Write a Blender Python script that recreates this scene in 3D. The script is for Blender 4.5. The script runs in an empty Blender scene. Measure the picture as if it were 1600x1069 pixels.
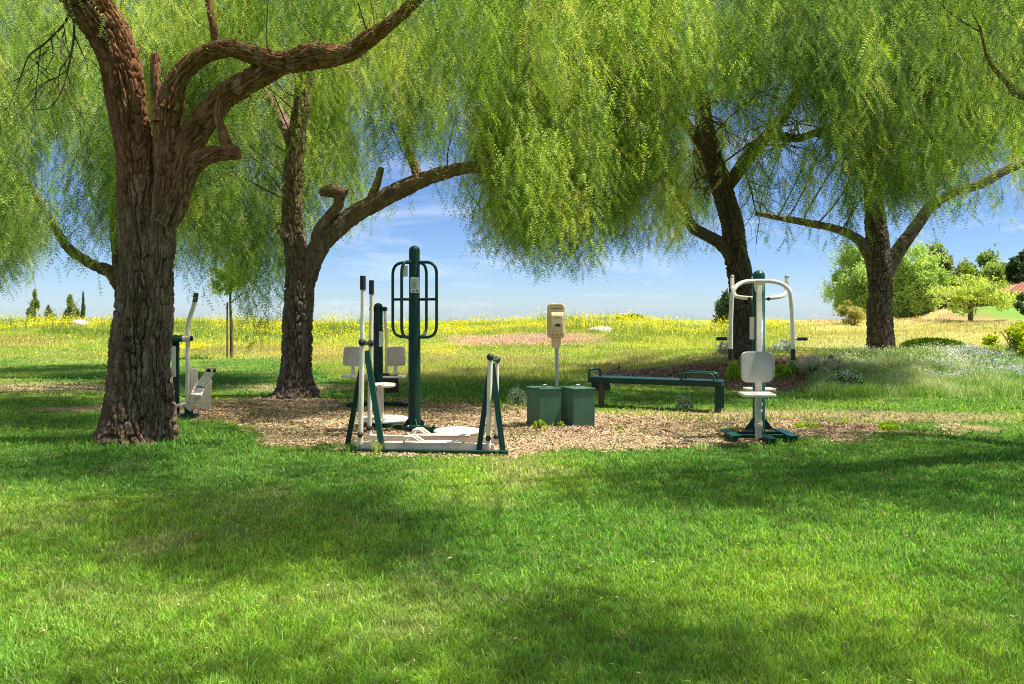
import bpy, math
import numpy as np
from mathutils import Vector, Matrix
rng = np.random.default_rng(7)
sc = bpy.context.scene
COL = sc.collection
# ------------------------------------------------------------------ camera
FPX, HOR, CAMH = 1244.0, 480.0, 1.5          # focal length in px of a 1600 px frame, horizon row, eye height
cd = bpy.data.cameras.new('camera'); cam = bpy.data.objects.new('camera', cd); COL.objects.link(cam)
cd.sensor_width = 36.0; cd.lens = 36.0*FPX/1600.0; cd.sensor_fit = 'HORIZONTAL'
cd.shift_y = -(534.5-HOR)/1600.0
cd.clip_start = 0.05; cd.clip_end = 2000
cam.location = (0, 0, CAMH); cam.rotation_euler = (math.pi/2, 0, 0)
sc.camera = cam
# ------------------------------------------------------------------ sun and sky
SUNV = np.array([0.42, 0.02, 0.9]); SUNV /= np.linalg.norm(SUNV)
elev = math.asin(SUNV[2]); azim = math.atan2(SUNV[0], SUNV[1])
sd = bpy.data.lights.new('sun', 'SUN'); so = bpy.data.objects.new('sun', sd); COL.objects.link(so)
sd.energy = 5.0; sd.angle = math.radians(0.53); sd.color = (1.0, 0.955, 0.87)
so.rotation_euler = Vector(SUNV).to_track_quat('Z', 'Y').to_euler()
w = bpy.data.worlds.new('World'); sc.world = w; w.use_nodes = True
nt = w.node_tree; bgn = nt.nodes['Background']
sky = nt.nodes.new('ShaderNodeTexSky'); sky.sky_type = 'NISHITA'; sky.sun_disc = False
sky.sun_elevation = elev; sky.sun_rotation = azim; sky.altitude = 400
sky.air_density = 0.75; sky.dust_density = 0.12; sky.ozone_density = 1.8
tc = nt.nodes.new('ShaderNodeTexCoord'); mp = nt.nodes.new('ShaderNodeMapping')
mp.inputs['Scale'].default_value = (1.6, 1.6, 9.0); mp.inputs['Location'].default_value = (0.35, 0.2, 0.3)
nz = nt.nodes.new('ShaderNodeTexNoise'); nz.inputs['Scale'].default_value = 2.6
nz.inputs['Detail'].default_value = 7; nz.inputs['Roughness'].default_value = 0.58; nz.inputs['Distortion'].default_value = 0.6
cr = nt.nodes.new('ShaderNodeValToRGB'); cr.color_ramp.elements[0].position = 0.54; cr.color_ramp.elements[1].position = 0.80
cr.color_ramp.elements[0].color = (0, 0, 0, 1); cr.color_ramp.elements[1].color = (0.34, 0.34, 0.34, 1)
mx = nt.nodes.new('ShaderNodeMixRGB'); mx.inputs['Color2'].default_value = (12.5, 12.6, 12.8, 1)
nt.links.new(tc.outputs['Generated'], mp.inputs['Vector']); nt.links.new(mp.outputs[0], nz.inputs['Vector'])
nt.links.new(nz.outputs['Fac'], cr.inputs['Fac']); sx = nt.nodes.new('ShaderNodeSeparateXYZ'); nt.links.new(tc.outputs['Generated'], sx.inputs[0])
mr = nt.nodes.new('ShaderNodeMapRange'); mr.inputs['From Min'].default_value = 0.35; mr.inputs['From Max'].default_value = 0.65; mr.inputs['To Min'].default_value = 0.0; mr.inputs['To Max'].default_value = 0.62  # white cloud veil high overhead, out of view, added for neutral fill light
nt.links.new(sx.outputs['Z'], mr.inputs['Value'])
vn = nt.nodes.new('ShaderNodeTexNoise'); vn.inputs['Scale'].default_value = 2.2; vn.inputs['Detail'].default_value = 5; nt.links.new(tc.outputs['Generated'], vn.inputs['Vector'])
vr = nt.nodes.new('ShaderNodeMapRange'); vr.inputs['From Min'].default_value = 0.35; vr.inputs['From Max'].default_value = 0.55; nt.links.new(vn.outputs['Fac'], vr.inputs['Value'])
vm = nt.nodes.new('ShaderNodeMath'); vm.operation = 'MULTIPLY'; nt.links.new(mr.outputs[0], vm.inputs[0]); nt.links.new(vr.outputs[0], vm.inputs[1])
va = nt.nodes.new('ShaderNodeMath'); va.operation = 'MAXIMUM'; nt.links.new(cr.outputs['Color'], va.inputs[0]); nt.links.new(vm.outputs[0], va.inputs[1])
nt.links.new(va.outputs[0], mx.inputs['Fac'])
tn = nt.nodes.new('ShaderNodeMixRGB'); tn.blend_type = 'MULTIPLY'; tn.inputs['Fac'].default_value = 1; tn.inputs['Color2'].default_value = (0.70, 0.84, 1.10, 1)
nt.links.new(sky.outputs['Color'], tn.inputs['Color1']); nt.links.new(tn.outputs[0], mx.inputs['Color1']); nt.links.new(mx.outputs[0], bgn.inputs['Color'])
bgn.inputs['Strength'].default_value = 0.060
sc.view_settings.view_transform = 'Standard'; sc.view_settings.look = 'None'
sc.view_settings.exposure = 1.1; sc.view_settings.gamma = 1.0
cy = sc.cycles
cy.max_bounces = 7; cy.diffuse_bounces = 4; cy.glossy_bounces = 3; cy.transmission_bounces = 5; cy.transparent_max_bounces = 6
cy.sample_clamp_indirect = 6.0
try:
    cy.use_denoising = True; cy.denoiser = 'OPENIMAGEDENOISE'; cy.denoising_input_passes = 'RGB_ALBEDO_NORMAL'; cy.denoising_prefilter = 'NONE'; cy.filter_width = 1.05
except Exception: pass

# ------------------------------------------------------------------ helpers
def at(px, py, Y):
    return Vector(((px-800)*Y/FPX, Y, CAMH-(py-HOR)*Y/FPX))
def tag(o, label=None, cat=None, group=None, kind=None):
    if label: o['label'] = label
    if cat: o['category'] = cat
    if group: o['group'] = group
    if kind: o['kind'] = kind
    return o
def empty(name, loc, rz=0.0):
    o = bpy.data.objects.new(name, None); COL.objects.link(o); o.location = loc; o.rotation_euler = (0, 0, rz)
    o.empty_display_size = 0.2
    return o
def hash3(i, j, k):
    h = (i*374761393 + j*668265263 + k*1274126177) & 0xffffffff
    h = ((h ^ (h >> 13))*1274126177) & 0xffffffff
    return ((h ^ (h >> 16)) & 0xffffff)/16777215.0
def vnoise(p):
    p = np.asarray(p, dtype=np.float64); i = np.floor(p).astype(np.int64); f = p-i; f = f*f*(3-2*f)
    x, y, z = i[..., 0], i[..., 1], i[..., 2]; fx, fy, fz = f[..., 0], f[..., 1], f[..., 2]
    r = 0
    for a in (0, 1):
        for b in (0, 1):
            for c in (0, 1):
                r = r + hash3(x+a, y+b, z+c)*(fx if a else 1-fx)*(fy if b else 1-fy)*(fz if c else 1-fz)
    return r                                   # 0..1
def fbm(p, o=3):
    p = np.asarray(p, dtype=np.float64); s = 0; a = 0.5; t = 0
    for k in range(o):
        s = s+a*vnoise(p*2**k+k*17.3); t += a; a *= 0.5
    return s/t
def n2(x, y, sc_, o=3, seed=0.0):
    return fbm(np.stack([np.asarray(x)*sc_+seed, np.asarray(y)*sc_-seed, np.zeros_like(np.asarray(x, dtype=float))+seed], -1), o)
def sstep(a, b, x):
    t = np.clip((x-a)/(b-a), 0, 1); return t*t*(3-2*t)
def npmesh(name, verts, faces, mat, parent=None, smooth=False, fattr=None, col=None, pcol=None):
    """verts (n,3), faces (m,k) all of one size; fattr per face float; col per face rgb; pcol per vertex rgb"""
    me = bpy.data.meshes.new(name); nv = len(verts); nf, k = faces.shape
    me.vertices.add(nv); me.vertices.foreach_set('co', np.ascontiguousarray(verts, dtype=np.float32).ravel())
    me.loops.add(nf*k); me.loops.foreach_set('vertex_index', np.ascontiguousarray(faces, dtype=np.int32).ravel())
    me.polygons.add(nf); me.polygons.foreach_set('loop_start', np.arange(0, nf*k, k, dtype=np.int32))
    me.polygons.foreach_set('loop_total', np.full(nf, k, dtype=np.int32))
    if smooth: me.polygons.foreach_set('use_smooth', np.ones(nf, dtype=bool))
    me.update(calc_edges=True)
    if fattr is not None:
        a = me.attributes.new('tint', 'FLOAT', 'FACE'); a.data.foreach_set('value', np.ascontiguousarray(fattr, dtype=np.float32))
    if col is not None:
        a = me.attributes.new('albedo', 'FLOAT_COLOR', 'FACE')
        c = np.ones((nf, 4), dtype=np.float32); c[:, :3] = col; a.data.foreach_set('color', c.ravel())
    if pcol is not None:
        a = me.attributes.new('albedo', 'FLOAT_COLOR', 'POINT')
        c = np.ones((nv, 4), dtype=np.float32); c[:, :3] = pcol; a.data.foreach_set('color', c.ravel())
    me.materials.append(mat)
    o = bpy.data.objects.new(name, me); COL.objects.link(o)
    if parent: o.parent = parent
    return o

# ------------------------------------------------------------------ materials
def newmat(name):
    m = bpy.data.materials.new(name); m.use_nodes = True
    nt = m.node_tree; return m, nt, nt.nodes['Principled BSDF']
def noise_node(nt, scale, detail=4, rough=0.6, vec=None, mapscale=None):
    tc = nt.nodes.new('ShaderNodeTexCoord'); n = nt.nodes.new('ShaderNodeTexNoise')
    n.inputs['Scale'].default_value = scale; n.inputs['Detail'].default_value = detail; n.inputs['Roughness'].default_value = rough
    if mapscale:
        mp = nt.nodes.new('ShaderNodeMapping'); mp.inputs['Scale'].default_value = mapscale
        nt.links.new(tc.outputs['Object'], mp.inputs['Vector']); nt.links.new(mp.outputs[0], n.inputs['Vector'])
    else: nt.links.new(tc.outputs['Object'], n.inputs['Vector'])
    return n
def ramp(nt, src, stops):
    r = nt.nodes.new('ShaderNodeValToRGB'); e = r.color_ramp.elements
    while len(e) < len(stops): e.new(0.5)
    for q, (p, c) in zip(e, stops): q.position = p; q.color = (*c, 1)
    nt.links.new(src, r.inputs['Fac']); return r
def bump(nt, bsdf, src, strength, dist):
    b = nt.nodes.new('ShaderNodeBump'); b.inputs['Strength'].default_value = strength; b.inputs['Distance'].default_value = dist
    nt.links.new(src, b.inputs['Height']); nt.links.new(b.outputs[0], bsdf.inputs['Normal']); return b
def paint(name, base, alt, rough=0.4, scale=9.0, spec=0.5, metallic=0.0, coat=0.0):
    m, nt, b = newmat(name)
    n = noise_node(nt, scale, 6, 0.65)
    r = ramp(nt, n.outputs['Fac'], [(0.32, base), (0.62, base), (0.78, alt)])
    nt.links.new(r.outputs['Color'], b.inputs['Base Color'])
    sp = noise_node(nt, 48.0, 6, 0.7); sr = ramp(nt, sp.outputs['Fac'], [(0.60, (0, 0, 0)), (0.68, (1, 1, 1))])
    dn = noise_node(nt, 2.6, 5, 0.65); dr = ramp(nt, dn.outputs['Fac'], [(0.35, (0.74, 0.72, 0.68)), (0.62, (1.04, 1.03, 1.0))])
    m1 = nt.nodes.new('ShaderNodeMixRGB'); m1.inputs['Color2'].default_value = (*alt, 1); nt.links.new(sr.outputs['Color'], m1.inputs['Fac']); nt.links.new(r.outputs['Color'], m1.inputs['Color1'])
    m2 = nt.nodes.new('ShaderNodeMixRGB'); m2.blend_type = 'MULTIPLY'; m2.inputs['Fac'].default_value = 1; nt.links.new(m1.outputs[0], m2.inputs['Color1']); nt.links.new(dr.outputs['Color'], m2.inputs['Color2'])
    nt.links.new(m2.outputs[0], b.inputs['Base Color'])
    n2_ = noise_node(nt, scale*2.3, 5, 0.6)
    rr = ramp(nt, n2_.outputs['Fac'], [(0.3, (rough*0.8,)*3), (0.75, (min(1, rough*1.5),)*3)])
    nt.links.new(rr.outputs['Color'], b.inputs['Roughness'])
    bump(nt, b, n2_.outputs['Fac'], 0.12, 0.004)
    b.inputs['Metallic'].default_value = metallic
    b.inputs['Specular IOR Level'].default_value = spec
    b.inputs['Coat Weight'].default_value = coat
    return m
M = {}
M['green'] = paint('green_paint', (0.006, 0.075, 0.047), (0.04, 0.14, 0.10), 0.32, 7, spec=0.35)
M['dkgreen'] = paint('dark_green_paint', (0.005, 0.038, 0.024), (0.03, 0.085, 0.055), 0.36, 7, spec=0.3)
M['boxgreen'] = paint('box_green_paint', (0.065, 0.165, 0.10), (0.16, 0.18, 0.10), 0.5, 4, spec=0.3)
M['cream'] = paint('cream_paint', (0.80, 0.71, 0.57), (0.62, 0.52, 0.38), 0.42, 8)
M['tan'] = paint('tan_plastic', (0.66, 0.50, 0.27), (0.56, 0.42, 0.22), 0.38, 14)
M['tanlight'] = paint('pale_tan_plastic', (0.70, 0.58, 0.38), (0.6, 0.48, 0.3), 0.3, 14)
M['black'] = paint('black_rubber', (0.012, 0.012, 0.013), (0.03, 0.03, 0.03), 0.55, 30)
M['steel'] = paint('grey_steel', (0.42, 0.42, 0.41), (0.3, 0.29, 0.27), 0.42, 20, metallic=0.7)
M['greypad'] = paint('grey_pad', (0.55, 0.50, 0.43), (0.45, 0.40, 0.34), 0.55, 10, spec=0.3)
M['greyscreen'] = paint('grey_grip_pad', (0.20, 0.20, 0.20), (0.3, 0.3, 0.3), 0.8, 60)
M['blue'] = paint('blue_print', (0.03, 0.05, 0.22), (0.03, 0.05, 0.22), 0.5, 10)
M['ink'] = paint('grey_print', (0.10, 0.10, 0.10), (0.16, 0.16, 0.16), 0.6, 10)
M['redink'] = paint('red_print', (0.35, 0.10, 0.08), (0.35, 0.10, 0.08), 0.6, 10)
M['sign'] = paint('white_sign', (0.72, 0.72, 0.69), (0.6, 0.6, 0.56), 0.45, 12)
M['wood'] = paint('weathered_wood', (0.13, 0.085, 0.05), (0.2, 0.15, 0.1), 0.85, 12)
M['stucco'] = paint('cream_stucco', (0.52, 0.50, 0.44), (0.45, 0.42, 0.36), 0.9, 3)
M['tile'] = paint('clay_tile', (0.40, 0.18, 0.10), (0.5, 0.3, 0.18), 0.85, 1.5)
M['dark'] = paint('dark_opening', (0.05, 0.035, 0.025), (0.08, 0.05, 0.03), 0.7, 3)
M['rock'] = paint('pale_rock', (0.50, 0.45, 0.38), (0.33, 0.29, 0.24), 0.9, 2.5)

def bark(name, c1, c2, c3, red=0.0):
    m, nt, b = newmat(name)
    n = noise_node(nt, 3.0, 7, 0.7, mapscale=(3.2, 3.2, 0.8))
    r = ramp(nt, n.outputs['Fac'], [(0.30, c1), (0.5, c2), (0.72, c3)])
    if red > 0:      # ruddier, younger bark higher up the stems
        tcz = nt.nodes.new('ShaderNodeTexCoord'); sz = nt.nodes.new('ShaderNodeSeparateXYZ'); nt.links.new(tcz.outputs['Object'], sz.inputs[0])
        mz = nt.nodes.new('ShaderNodeMapRange'); mz.inputs['From Min'].default_value = 2.1; mz.inputs['From Max'].default_value = 3.2; mz.inputs['To Max'].default_value = red
        nt.links.new(sz.outputs['Z'], mz.inputs['Value']); mxr = nt.nodes.new('ShaderNodeMixRGB'); mxr.blend_type = 'MULTIPLY'; mxr.inputs['Color2'].default_value = (1.25, 0.68, 0.42, 1)
        nt.links.new(mz.outputs[0], mxr.inputs['Fac']); nt.links.new(r.outputs['Color'], mxr.inputs['Color1']); nt.links.new(mxr.outputs[0], b.inputs['Base Color'])
    else: nt.links.new(r.outputs['Color'], b.inputs['Base Color'])
    f = noise_node(nt, 34.0, 8, 0.8, mapscale=(1.7, 1.7, 0.30))
    bump(nt, b, f.outputs['Fac'], 1.0, 0.05)
    b.inputs['Roughness'].default_value = 0.95; b.inputs['Specular IOR Level'].default_value = 0.15
    return m
M['bark'] = bark('pepper_bark', (0.15, 0.095, 0.058), (0.30, 0.20, 0.125), (0.54, 0.40, 0.28), 0.6)
M['bark2'] = bark('pepper_bark_brown', (0.16, 0.115, 0.08), (0.29, 0.215, 0.155), (0.48, 0.38, 0.29), 0.22)
M['barkred'] = bark('pepper_bark_ruddy', (0.15, 0.065, 0.028), (0.33, 0.155, 0.070), (0.50, 0.36, 0.24))
M['barkfar'] = bark('pepper_bark_grey', (0.10, 0.072, 0.048), (0.20, 0.145, 0.10), (0.36, 0.28, 0.21))
M['twig'] = bark('twig_bark', (0.07, 0.045, 0.03), (0.14, 0.09, 0.055), (0.22, 0.17, 0.12))

def leafmat(name, stops, trans=0.38, gloss=0.025, attr='tint'):
    m = bpy.data.materials.new(name); m.use_nodes = True; nt = m.node_tree; nt.nodes.clear()
    out = nt.nodes.new('ShaderNodeOutputMaterial')
    a = nt.nodes.new('ShaderNodeAttribute'); a.attribute_name = attr
    if stops:
        r = ramp(nt, a.outputs['Fac'], stops); c = r.outputs['Color']
    else: c = a.outputs['Color']
    d = nt.nodes.new('ShaderNodeBsdfDiffuse'); t = nt.nodes.new('ShaderNodeBsdfTranslucent'); g = nt.nodes.new('ShaderNodeBsdfGlossy')
    g.inputs['Roughness'].default_value = 0.5; g.inputs['Color'].default_value = (0.8, 0.9, 0.7, 1)
    hs = nt.nodes.new('ShaderNodeHueSaturation'); hs.inputs['Hue'].default_value = 0.488; hs.inputs['Saturation'].default_value = 1.12; hs.inputs['Value'].default_value = 1.9
    nt.links.new(c, d.inputs['Color']); nt.links.new(c, hs.inputs['Color']); nt.links.new(hs.outputs[0], t.inputs['Color'])
    m1 = nt.nodes.new('ShaderNodeMixShader'); m1.inputs[0].default_value = trans
    m2 = nt.nodes.new('ShaderNodeMixShader'); m2.inputs[0].default_value = gloss
    nt.links.new(d.outputs[0], m1.inputs[1]); nt.links.new(t.outputs[0], m1.inputs[2])
    nt.links.new(m1.outputs[0], m2.inputs[1]); nt.links.new(g.outputs[0], m2.inputs[2]); nt.links.new(m2.outputs[0], out.inputs['Surface'])
    return m
M['leaf'] = leafmat('pepper_leaf', [(0.0, (0.040, 0.078, 0.020)), (0.34, (0.145, 0.265, 0.042)), (0.66, (0.35, 0.50, 0.070)), (0.93, (0.56, 0.62, 0.16)), (1.0, (0.30, 0.085, 0.045))])
M['leafcool'] = leafmat('pepper_leaf_cool', [(0.0, (0.040, 0.08, 0.026)), (0.40, (0.135, 0.25, 0.048)), (0.74, (0.31, 0.45, 0.075)), (0.95, (0.47, 0.53, 0.15)), (1.0, (0.26, 0.08, 0.045))])
M['blade'] = leafmat('grass_blade', None, 0.42, 0.012, 'albedo')
M['petal'] = leafmat('flower_petal', None, 0.30, 0.02, 'albedo')
m, nt, b = newmat('ground_soil')
a = nt.nodes.new('ShaderNodeAttribute'); a.attribute_name = 'albedo'
nf = noise_node(nt, 26, 8, 0.75); rr = ramp(nt, nf.outputs['Fac'], [(0.25, (0.50, 0.50, 0.50)), (0.75, (1.35, 1.30, 1.2))])
mm = nt.nodes.new('ShaderNodeMixRGB'); mm.blend_type = 'MULTIPLY'; mm.inputs['Fac'].default_value = 1
nt.links.new(a.outputs['Color'], mm.inputs['Color1']); nt.links.new(rr.outputs['Color'], mm.inputs['Color2'])
nt.links.new(mm.outputs[0], b.inputs['Base Color']); b.inputs['Roughness'].default_value = 1.0; b.inputs['Specular IOR Level'].default_value = 0.1
bump(nt, b, nf.outputs['Fac'], 0.8, 0.04); M['ground'] = m
m, nt, b = newmat('wood_chip'); a = nt.nodes.new('ShaderNodeAttribute'); a.attribute_name = 'albedo'
nt.links.new(a.outputs['Color'], b.inputs['Base Color']); b.inputs['Roughness'].default_value = 0.85; M['chip'] = m

# ------------------------------------------------------------------ terrain
def H(x, y):
    x = np.asarray(x, float); y = np.asarray(y, float)
    px = 800+x*FPX/np.maximum(y, 2.0)
    crest_py = np.interp(px, [-400, 0, 300, 500, 650, 760, 850, 980, 1050, 1100, 1200, 1300, 1400, 1480, 1600, 2000],
                         [497, 497, 499, 502, 505, 504, 498, 497, 503, 509, 505, 502, 498, 494, 492, 490])
    zc = CAMH-(crest_py-HOR)*56.0/FPX
    rise = sstep(20, 58, y)*0.55+0.45*np.clip((y-21)/36.0, 0, 1)
    h = (zc-0.34)*rise
    h = h - 14.0*sstep(60, 170, y)
    # raised flower bed on the right with its ridge in the second half
    bed = sstep(2.0, 5.5, x)*sstep(14.5, 19.0, y)*(1-sstep(20.5, 27, y))
    h = h + 0.38*bed + 0.10*bed*(n2(x, y, 0.9, 2, 3)-0.5)
    # garden slope at the far right
    h = h + 0.75*sstep(27, 38, x)*sstep(40, 56, y)
    h = h + 0.05*(n2(x, y, 0.35, 2, 9)-0.5)*sstep(3, 12, y)
    h = h + (0.8*(n2(x, y, 0.11, 2, 5)-0.5)+0.5*(n2(x, y, 0.3, 2, 6)-0.5))*sstep(26, 45, y)
    return h
def gp(px, py):
    """world ground point that lies under an image position (solved on the real terrain)"""
    Y = CAMH*FPX/max(py-HOR, 12)
    for _ in range(40):
        x = (px-800)*Y/FPX; z = float(H(x, Y)); Yn = (CAMH-z)*FPX/max(py-HOR, 4)
        Y = 0.6*Y+0.4*min(Yn, 75)
    x = (px-800)*Y/FPX
    return Vector((x, Y, float(H(x, Y))))
def proj(x, y, z):
    return 800+x*FPX/y, HOR+(CAMH-z)*FPX/y
def el(px, py, cx, cy_, rx, ry):
    return 1-((px-cx)/rx)**2-((py-cy_)/ry)**2
def mulch_mask(px, py, x, y):
    front = np.interp(px, [250, 330, 420, 540, 800, 950, 1100, 1240, 1330, 1420], [640, 652, 690, 706, 714, 706, 694, 690, 684, 668])
    back = np.interp(px, [250, 330, 430, 640, 830, 900, 1130, 1300, 1420], [640, 628, 621, 624, 634, 648, 654, 662, 668])
    j = (n2(x, y, 1.6, 3, 21)-0.5)
    j = j+0.35*(n2(x, y, 6, 2, 22)-0.5); a = sstep(-6, 7, front-py+j*30); b_ = sstep(-4, 4, py-back+j*18)
    return a*b_
def bed_mask(px, py, x, y):
    top = np.interp(px, [880, 960, 1120, 1230, 1300, 1400], [596, 578, 566, 556, 556, 556])
    bot = np.interp(px, [880, 960, 1120, 1200, 1290, 1400], [598, 602, 606, 612, 612, 600])
    j = (n2(x, y, 1.1, 3, 31)-0.5)*14
    return sstep(-3, 3, py-top+j)*sstep(-3, 3, bot-py+j)*sstep(880, 960, px)*(1-sstep(1330, 1420, px+j*6))
def zones(x, y):
    """ground zones: returns dict of masks"""
    z = H(x, y); px, py = proj(x, y, z); px = np.where(y < 0.5, 800, px); py = np.where(y < 0.5, 2000, py)
    mul = mulch_mask(px, py, x, y); bed = bed_mask(px, py, x, y)
    mstart = np.interp(px, [-600, 0, 440, 520, 640, 900, 1000, 1130, 1300, 2200], [563, 563, 562, 590, 596, 594, 580, 566, 556, 556])
    mead = sstep(-3, 5, mstart-py+(n2(x, y, 0.7, 3, 41)-0.5)*10)*(y > 12)
    flw = sstep(1255, 1320, px+60*(n2(x, y, 0.8, 2, 4)-0.5))*sstep(548, 556, py)*(1-sstep(612, 626, py+8*(n2(x, y, 1, 2, 6)-0.5)))
    dry = np.maximum(0, el(px, py, 60, 606, 240, 10))*1.2+np.maximum(0, el(px, py, 1150, 652, 520, 13))*1.4
    dry = dry+np.maximum(0, el(px, py, 460, 606, 140, 8))*0.9 + 0.8*np.maximum(0, el(px, py, 1000, 652, 150, 10))
    return dict(z=z, px=px, py=py, mul=mul, bed=bed, mead=mead, flw=flw, dry=np.clip(dry, 0, 1))
def mixc(c, d, t):
    t = np.clip(t, 0, 1)[..., None]; return c*(1-t)+np.array(d)*t
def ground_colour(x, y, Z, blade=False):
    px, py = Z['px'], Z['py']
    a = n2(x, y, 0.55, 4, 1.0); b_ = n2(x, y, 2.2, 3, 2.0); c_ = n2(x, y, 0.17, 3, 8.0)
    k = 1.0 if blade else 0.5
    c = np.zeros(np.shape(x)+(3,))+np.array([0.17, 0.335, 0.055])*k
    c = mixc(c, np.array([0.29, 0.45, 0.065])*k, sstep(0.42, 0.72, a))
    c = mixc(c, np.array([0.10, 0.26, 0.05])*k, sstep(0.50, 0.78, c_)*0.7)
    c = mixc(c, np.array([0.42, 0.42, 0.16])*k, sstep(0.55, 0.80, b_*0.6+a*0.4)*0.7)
    c = mixc(c, (0.38, 0.31, 0.16), Z['dry']*(0.55+0.6*b_))
    # meadow
    t = n2(x, y, 0.30, 4, 12.0); u = n2(x, y, 0.9, 3, 13.0)
    md = np.zeros_like(c)+np.array([0.235, 0.31, 0.06])
    md = mixc(md, (0.38, 0.40, 0.08), sstep(0.42, 0.66, t)); md = mixc(md, (0.14, 0.23, 0.045), sstep(0.5, 0.75, u)*0.7)
    md = mixc(md, (0.40, 0.33, 0.13), np.maximum(0, sstep(546, 556, py))*0.55*sstep(0.3, 0.6, u))
    rd = sstep(1180, 1300, px); md = mixc(md, (0.42, 0.36, 0.13), rd*(0.45+0.5*t))
    md = mixc(md, (0.42, 0.27, 0.17), rd*sstep(512, 500, py)*0.75*sstep(0.35, 0.6, u))
    md = mixc(md, (0.36, 0.25, 0.12), (0.5*np.maximum(0, el(px, py, 40, 535, 90, 10))+0.5*np.maximum(0, el(px, py, 450, 548, 300, 9))))
    c = mixc(c, md, Z['mead'])
    # garden lawn and red mulch far right
    gl = sstep(1480, 1500, px)*sstep(515, 508, py)*(y > 35)*sstep(29.5, 32, x)
    c = mixc(c, (0.16, 0.29, 0.05), gl)
    rm = np.maximum(0, el(px, py, 1515, 494, 55, 9))*2*(y > 35); c = mixc(c, (0.36, 0.17, 0.12), np.clip(rm, 0, 1)*0.7*(1-gl*0.6))
    return c
def final_ground(x, y, Z):
    c = ground_colour(x, y, Z)
    b_ = n2(x, y, 2.6, 4, 52.0)
    mc = mixc(np.zeros_like(c)+np.array([0.44, 0.30, 0.18]), (0.28, 0.18, 0.10), sstep(0.4, 0.7, b_))
    c = mixc(c, mc, Z['mul']*(0.9-0.45*sstep(0.52, 0.62, n2(x, y, 1.4, 3, 61))))
    bc = mixc(np.zeros_like(c)+np.array([0.20, 0.125, 0.085]), (0.13, 0.08, 0.055), sstep(0.4, 0.7, b_))
    c = mixc(c, bc, Z['bed'])
    c = mixc(c, (0.22, 0.25, 0.10), Z['flw']*0.8)
    return c
# ground sheet: polar-like rows growing with distance
ys = np.concatenate([np.arange(-30, 2.0, 2.0), 2.0*np.exp(np.arange(0, 420)*math.log(110/2.0)/420), np.geomspace(114, 900, 22)])
us = np.linspace(-1, 1, 521)
YY, UU = np.meshgrid(ys, us, indexing='ij')
hw = np.maximum(np.abs(YY)*1.05+6, 14.0); XX = UU*hw
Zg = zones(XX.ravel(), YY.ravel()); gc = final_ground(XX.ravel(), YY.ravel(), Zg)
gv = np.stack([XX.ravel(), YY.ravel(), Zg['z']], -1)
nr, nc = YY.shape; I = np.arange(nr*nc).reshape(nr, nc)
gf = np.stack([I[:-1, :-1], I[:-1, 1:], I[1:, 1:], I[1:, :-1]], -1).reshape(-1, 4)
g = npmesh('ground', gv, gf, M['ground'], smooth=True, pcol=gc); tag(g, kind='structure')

# ------------------------------------------------------------------ scattering of blades, chips, flowers
def sample_ground(n, y0, y1, pxlo=-260, pxhi=1860, power=2.0):
    """random ground positions, dense near the camera and thinner with distance"""
    u = rng.random(n); py = 1/y1+(1/y0-1/y1)*u if power == 2.0 else None
    Y = 1/py; X = (rng.uniform(pxlo, pxhi, n)-800)/FPX*Y*1.0
    return X, Y
def blades(X, Y, Zb, h, wd, lean, colr, curl=0.5):
    n = len(X); az = rng.uniform(0, 2*math.pi, n); fa = rng.uniform(0, 2*math.pi, n)
    b0 = np.stack([X, Y, Zb], -1); side = np.stack([np.cos(fa), np.sin(fa), np.zeros(n)], -1)*(wd/2)[:, None]
    ln = np.stack([np.cos(az), np.sin(az), np.zeros(n)], -1)*(lean*h)[:, None]
    up = np.zeros((n, 3)); up[:, 2] = h
    m_ = b0+up*0.55+ln*0.32; t_ = b0+up*(1-0.25*lean*curl)[:, None]+ln
    V = np.stack([b0-side, b0+side, m_+side*0.85, m_-side*0.85, t_], 1).reshape(-1, 3)
    k = np.arange(n)*5
    F = np.concatenate([np.stack([k, k+1, k+2], -1), np.stack([k, k+2, k+3], -1), np.stack([k+3, k+2, k+4], -1)])
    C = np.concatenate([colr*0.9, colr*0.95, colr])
    return V, F, C
# lawn
N = 620000
X, Y = sample_ground(N, 2.7, 24)
Xa, Ya = sample_ground(60000, 1.7, 14, -1300, -260); Xb, Yb = sample_ground(60000, 1.7, 14, 1860, 2900); Xc, Yc = sample_ground(60000, 1.5, 2.7, -260, 1860)
X = np.concatenate([X, Xa, Xb, Xc]); Y = np.concatenate([Y, Ya, Yb, Yc]); N = len(X)
Z = zones(X, Y)
bed_grass = 0.02+sstep(0.50, 0.64, n2(X, Y, 1.5, 4, 71))*0.4
keep = rng.random(N) < (1-np.clip(Z['mul'], 0, 1)*(1-bed_grass)-Z['bed']*0.97-Z['flw']*0.8)*(1-0.25*Z['dry'])*(1-0.6*Z['mead'])
X, Y = X[keep], Y[keep]; Z = {k: v[keep] for k, v in Z.items()}; n = len(X)
c = ground_colour(X, Y, Z, True)
c *= (0.55+0.85*rng.random(n)**1.3)[:, None]
yl = rng.random(n); strw = yl < (0.07+0.5*Z['dry']); c[strw] = np.array([0.36, 0.31, 0.15])*(0.7+0.5*rng.random(strw.sum()))[:, None]
bl = (yl > 0.90); c[bl] = c[bl]*np.array([0.75, 0.95, 1.6])
h = rng.gamma(7, 0.0040, n)*(0.8+0.5*n2(X, Y, 1.1, 2, 14))*(1-0.35*Z['mul'])
tf = n2(X, Y, 7.0, 2, 33); h *= 0.45+1.1*tf; c *= (0.72+0.56*n2(X, Y, 11.0, 2, 34))[:, None]
h += 0.035*(rng.random(n) < 0.02)
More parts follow.
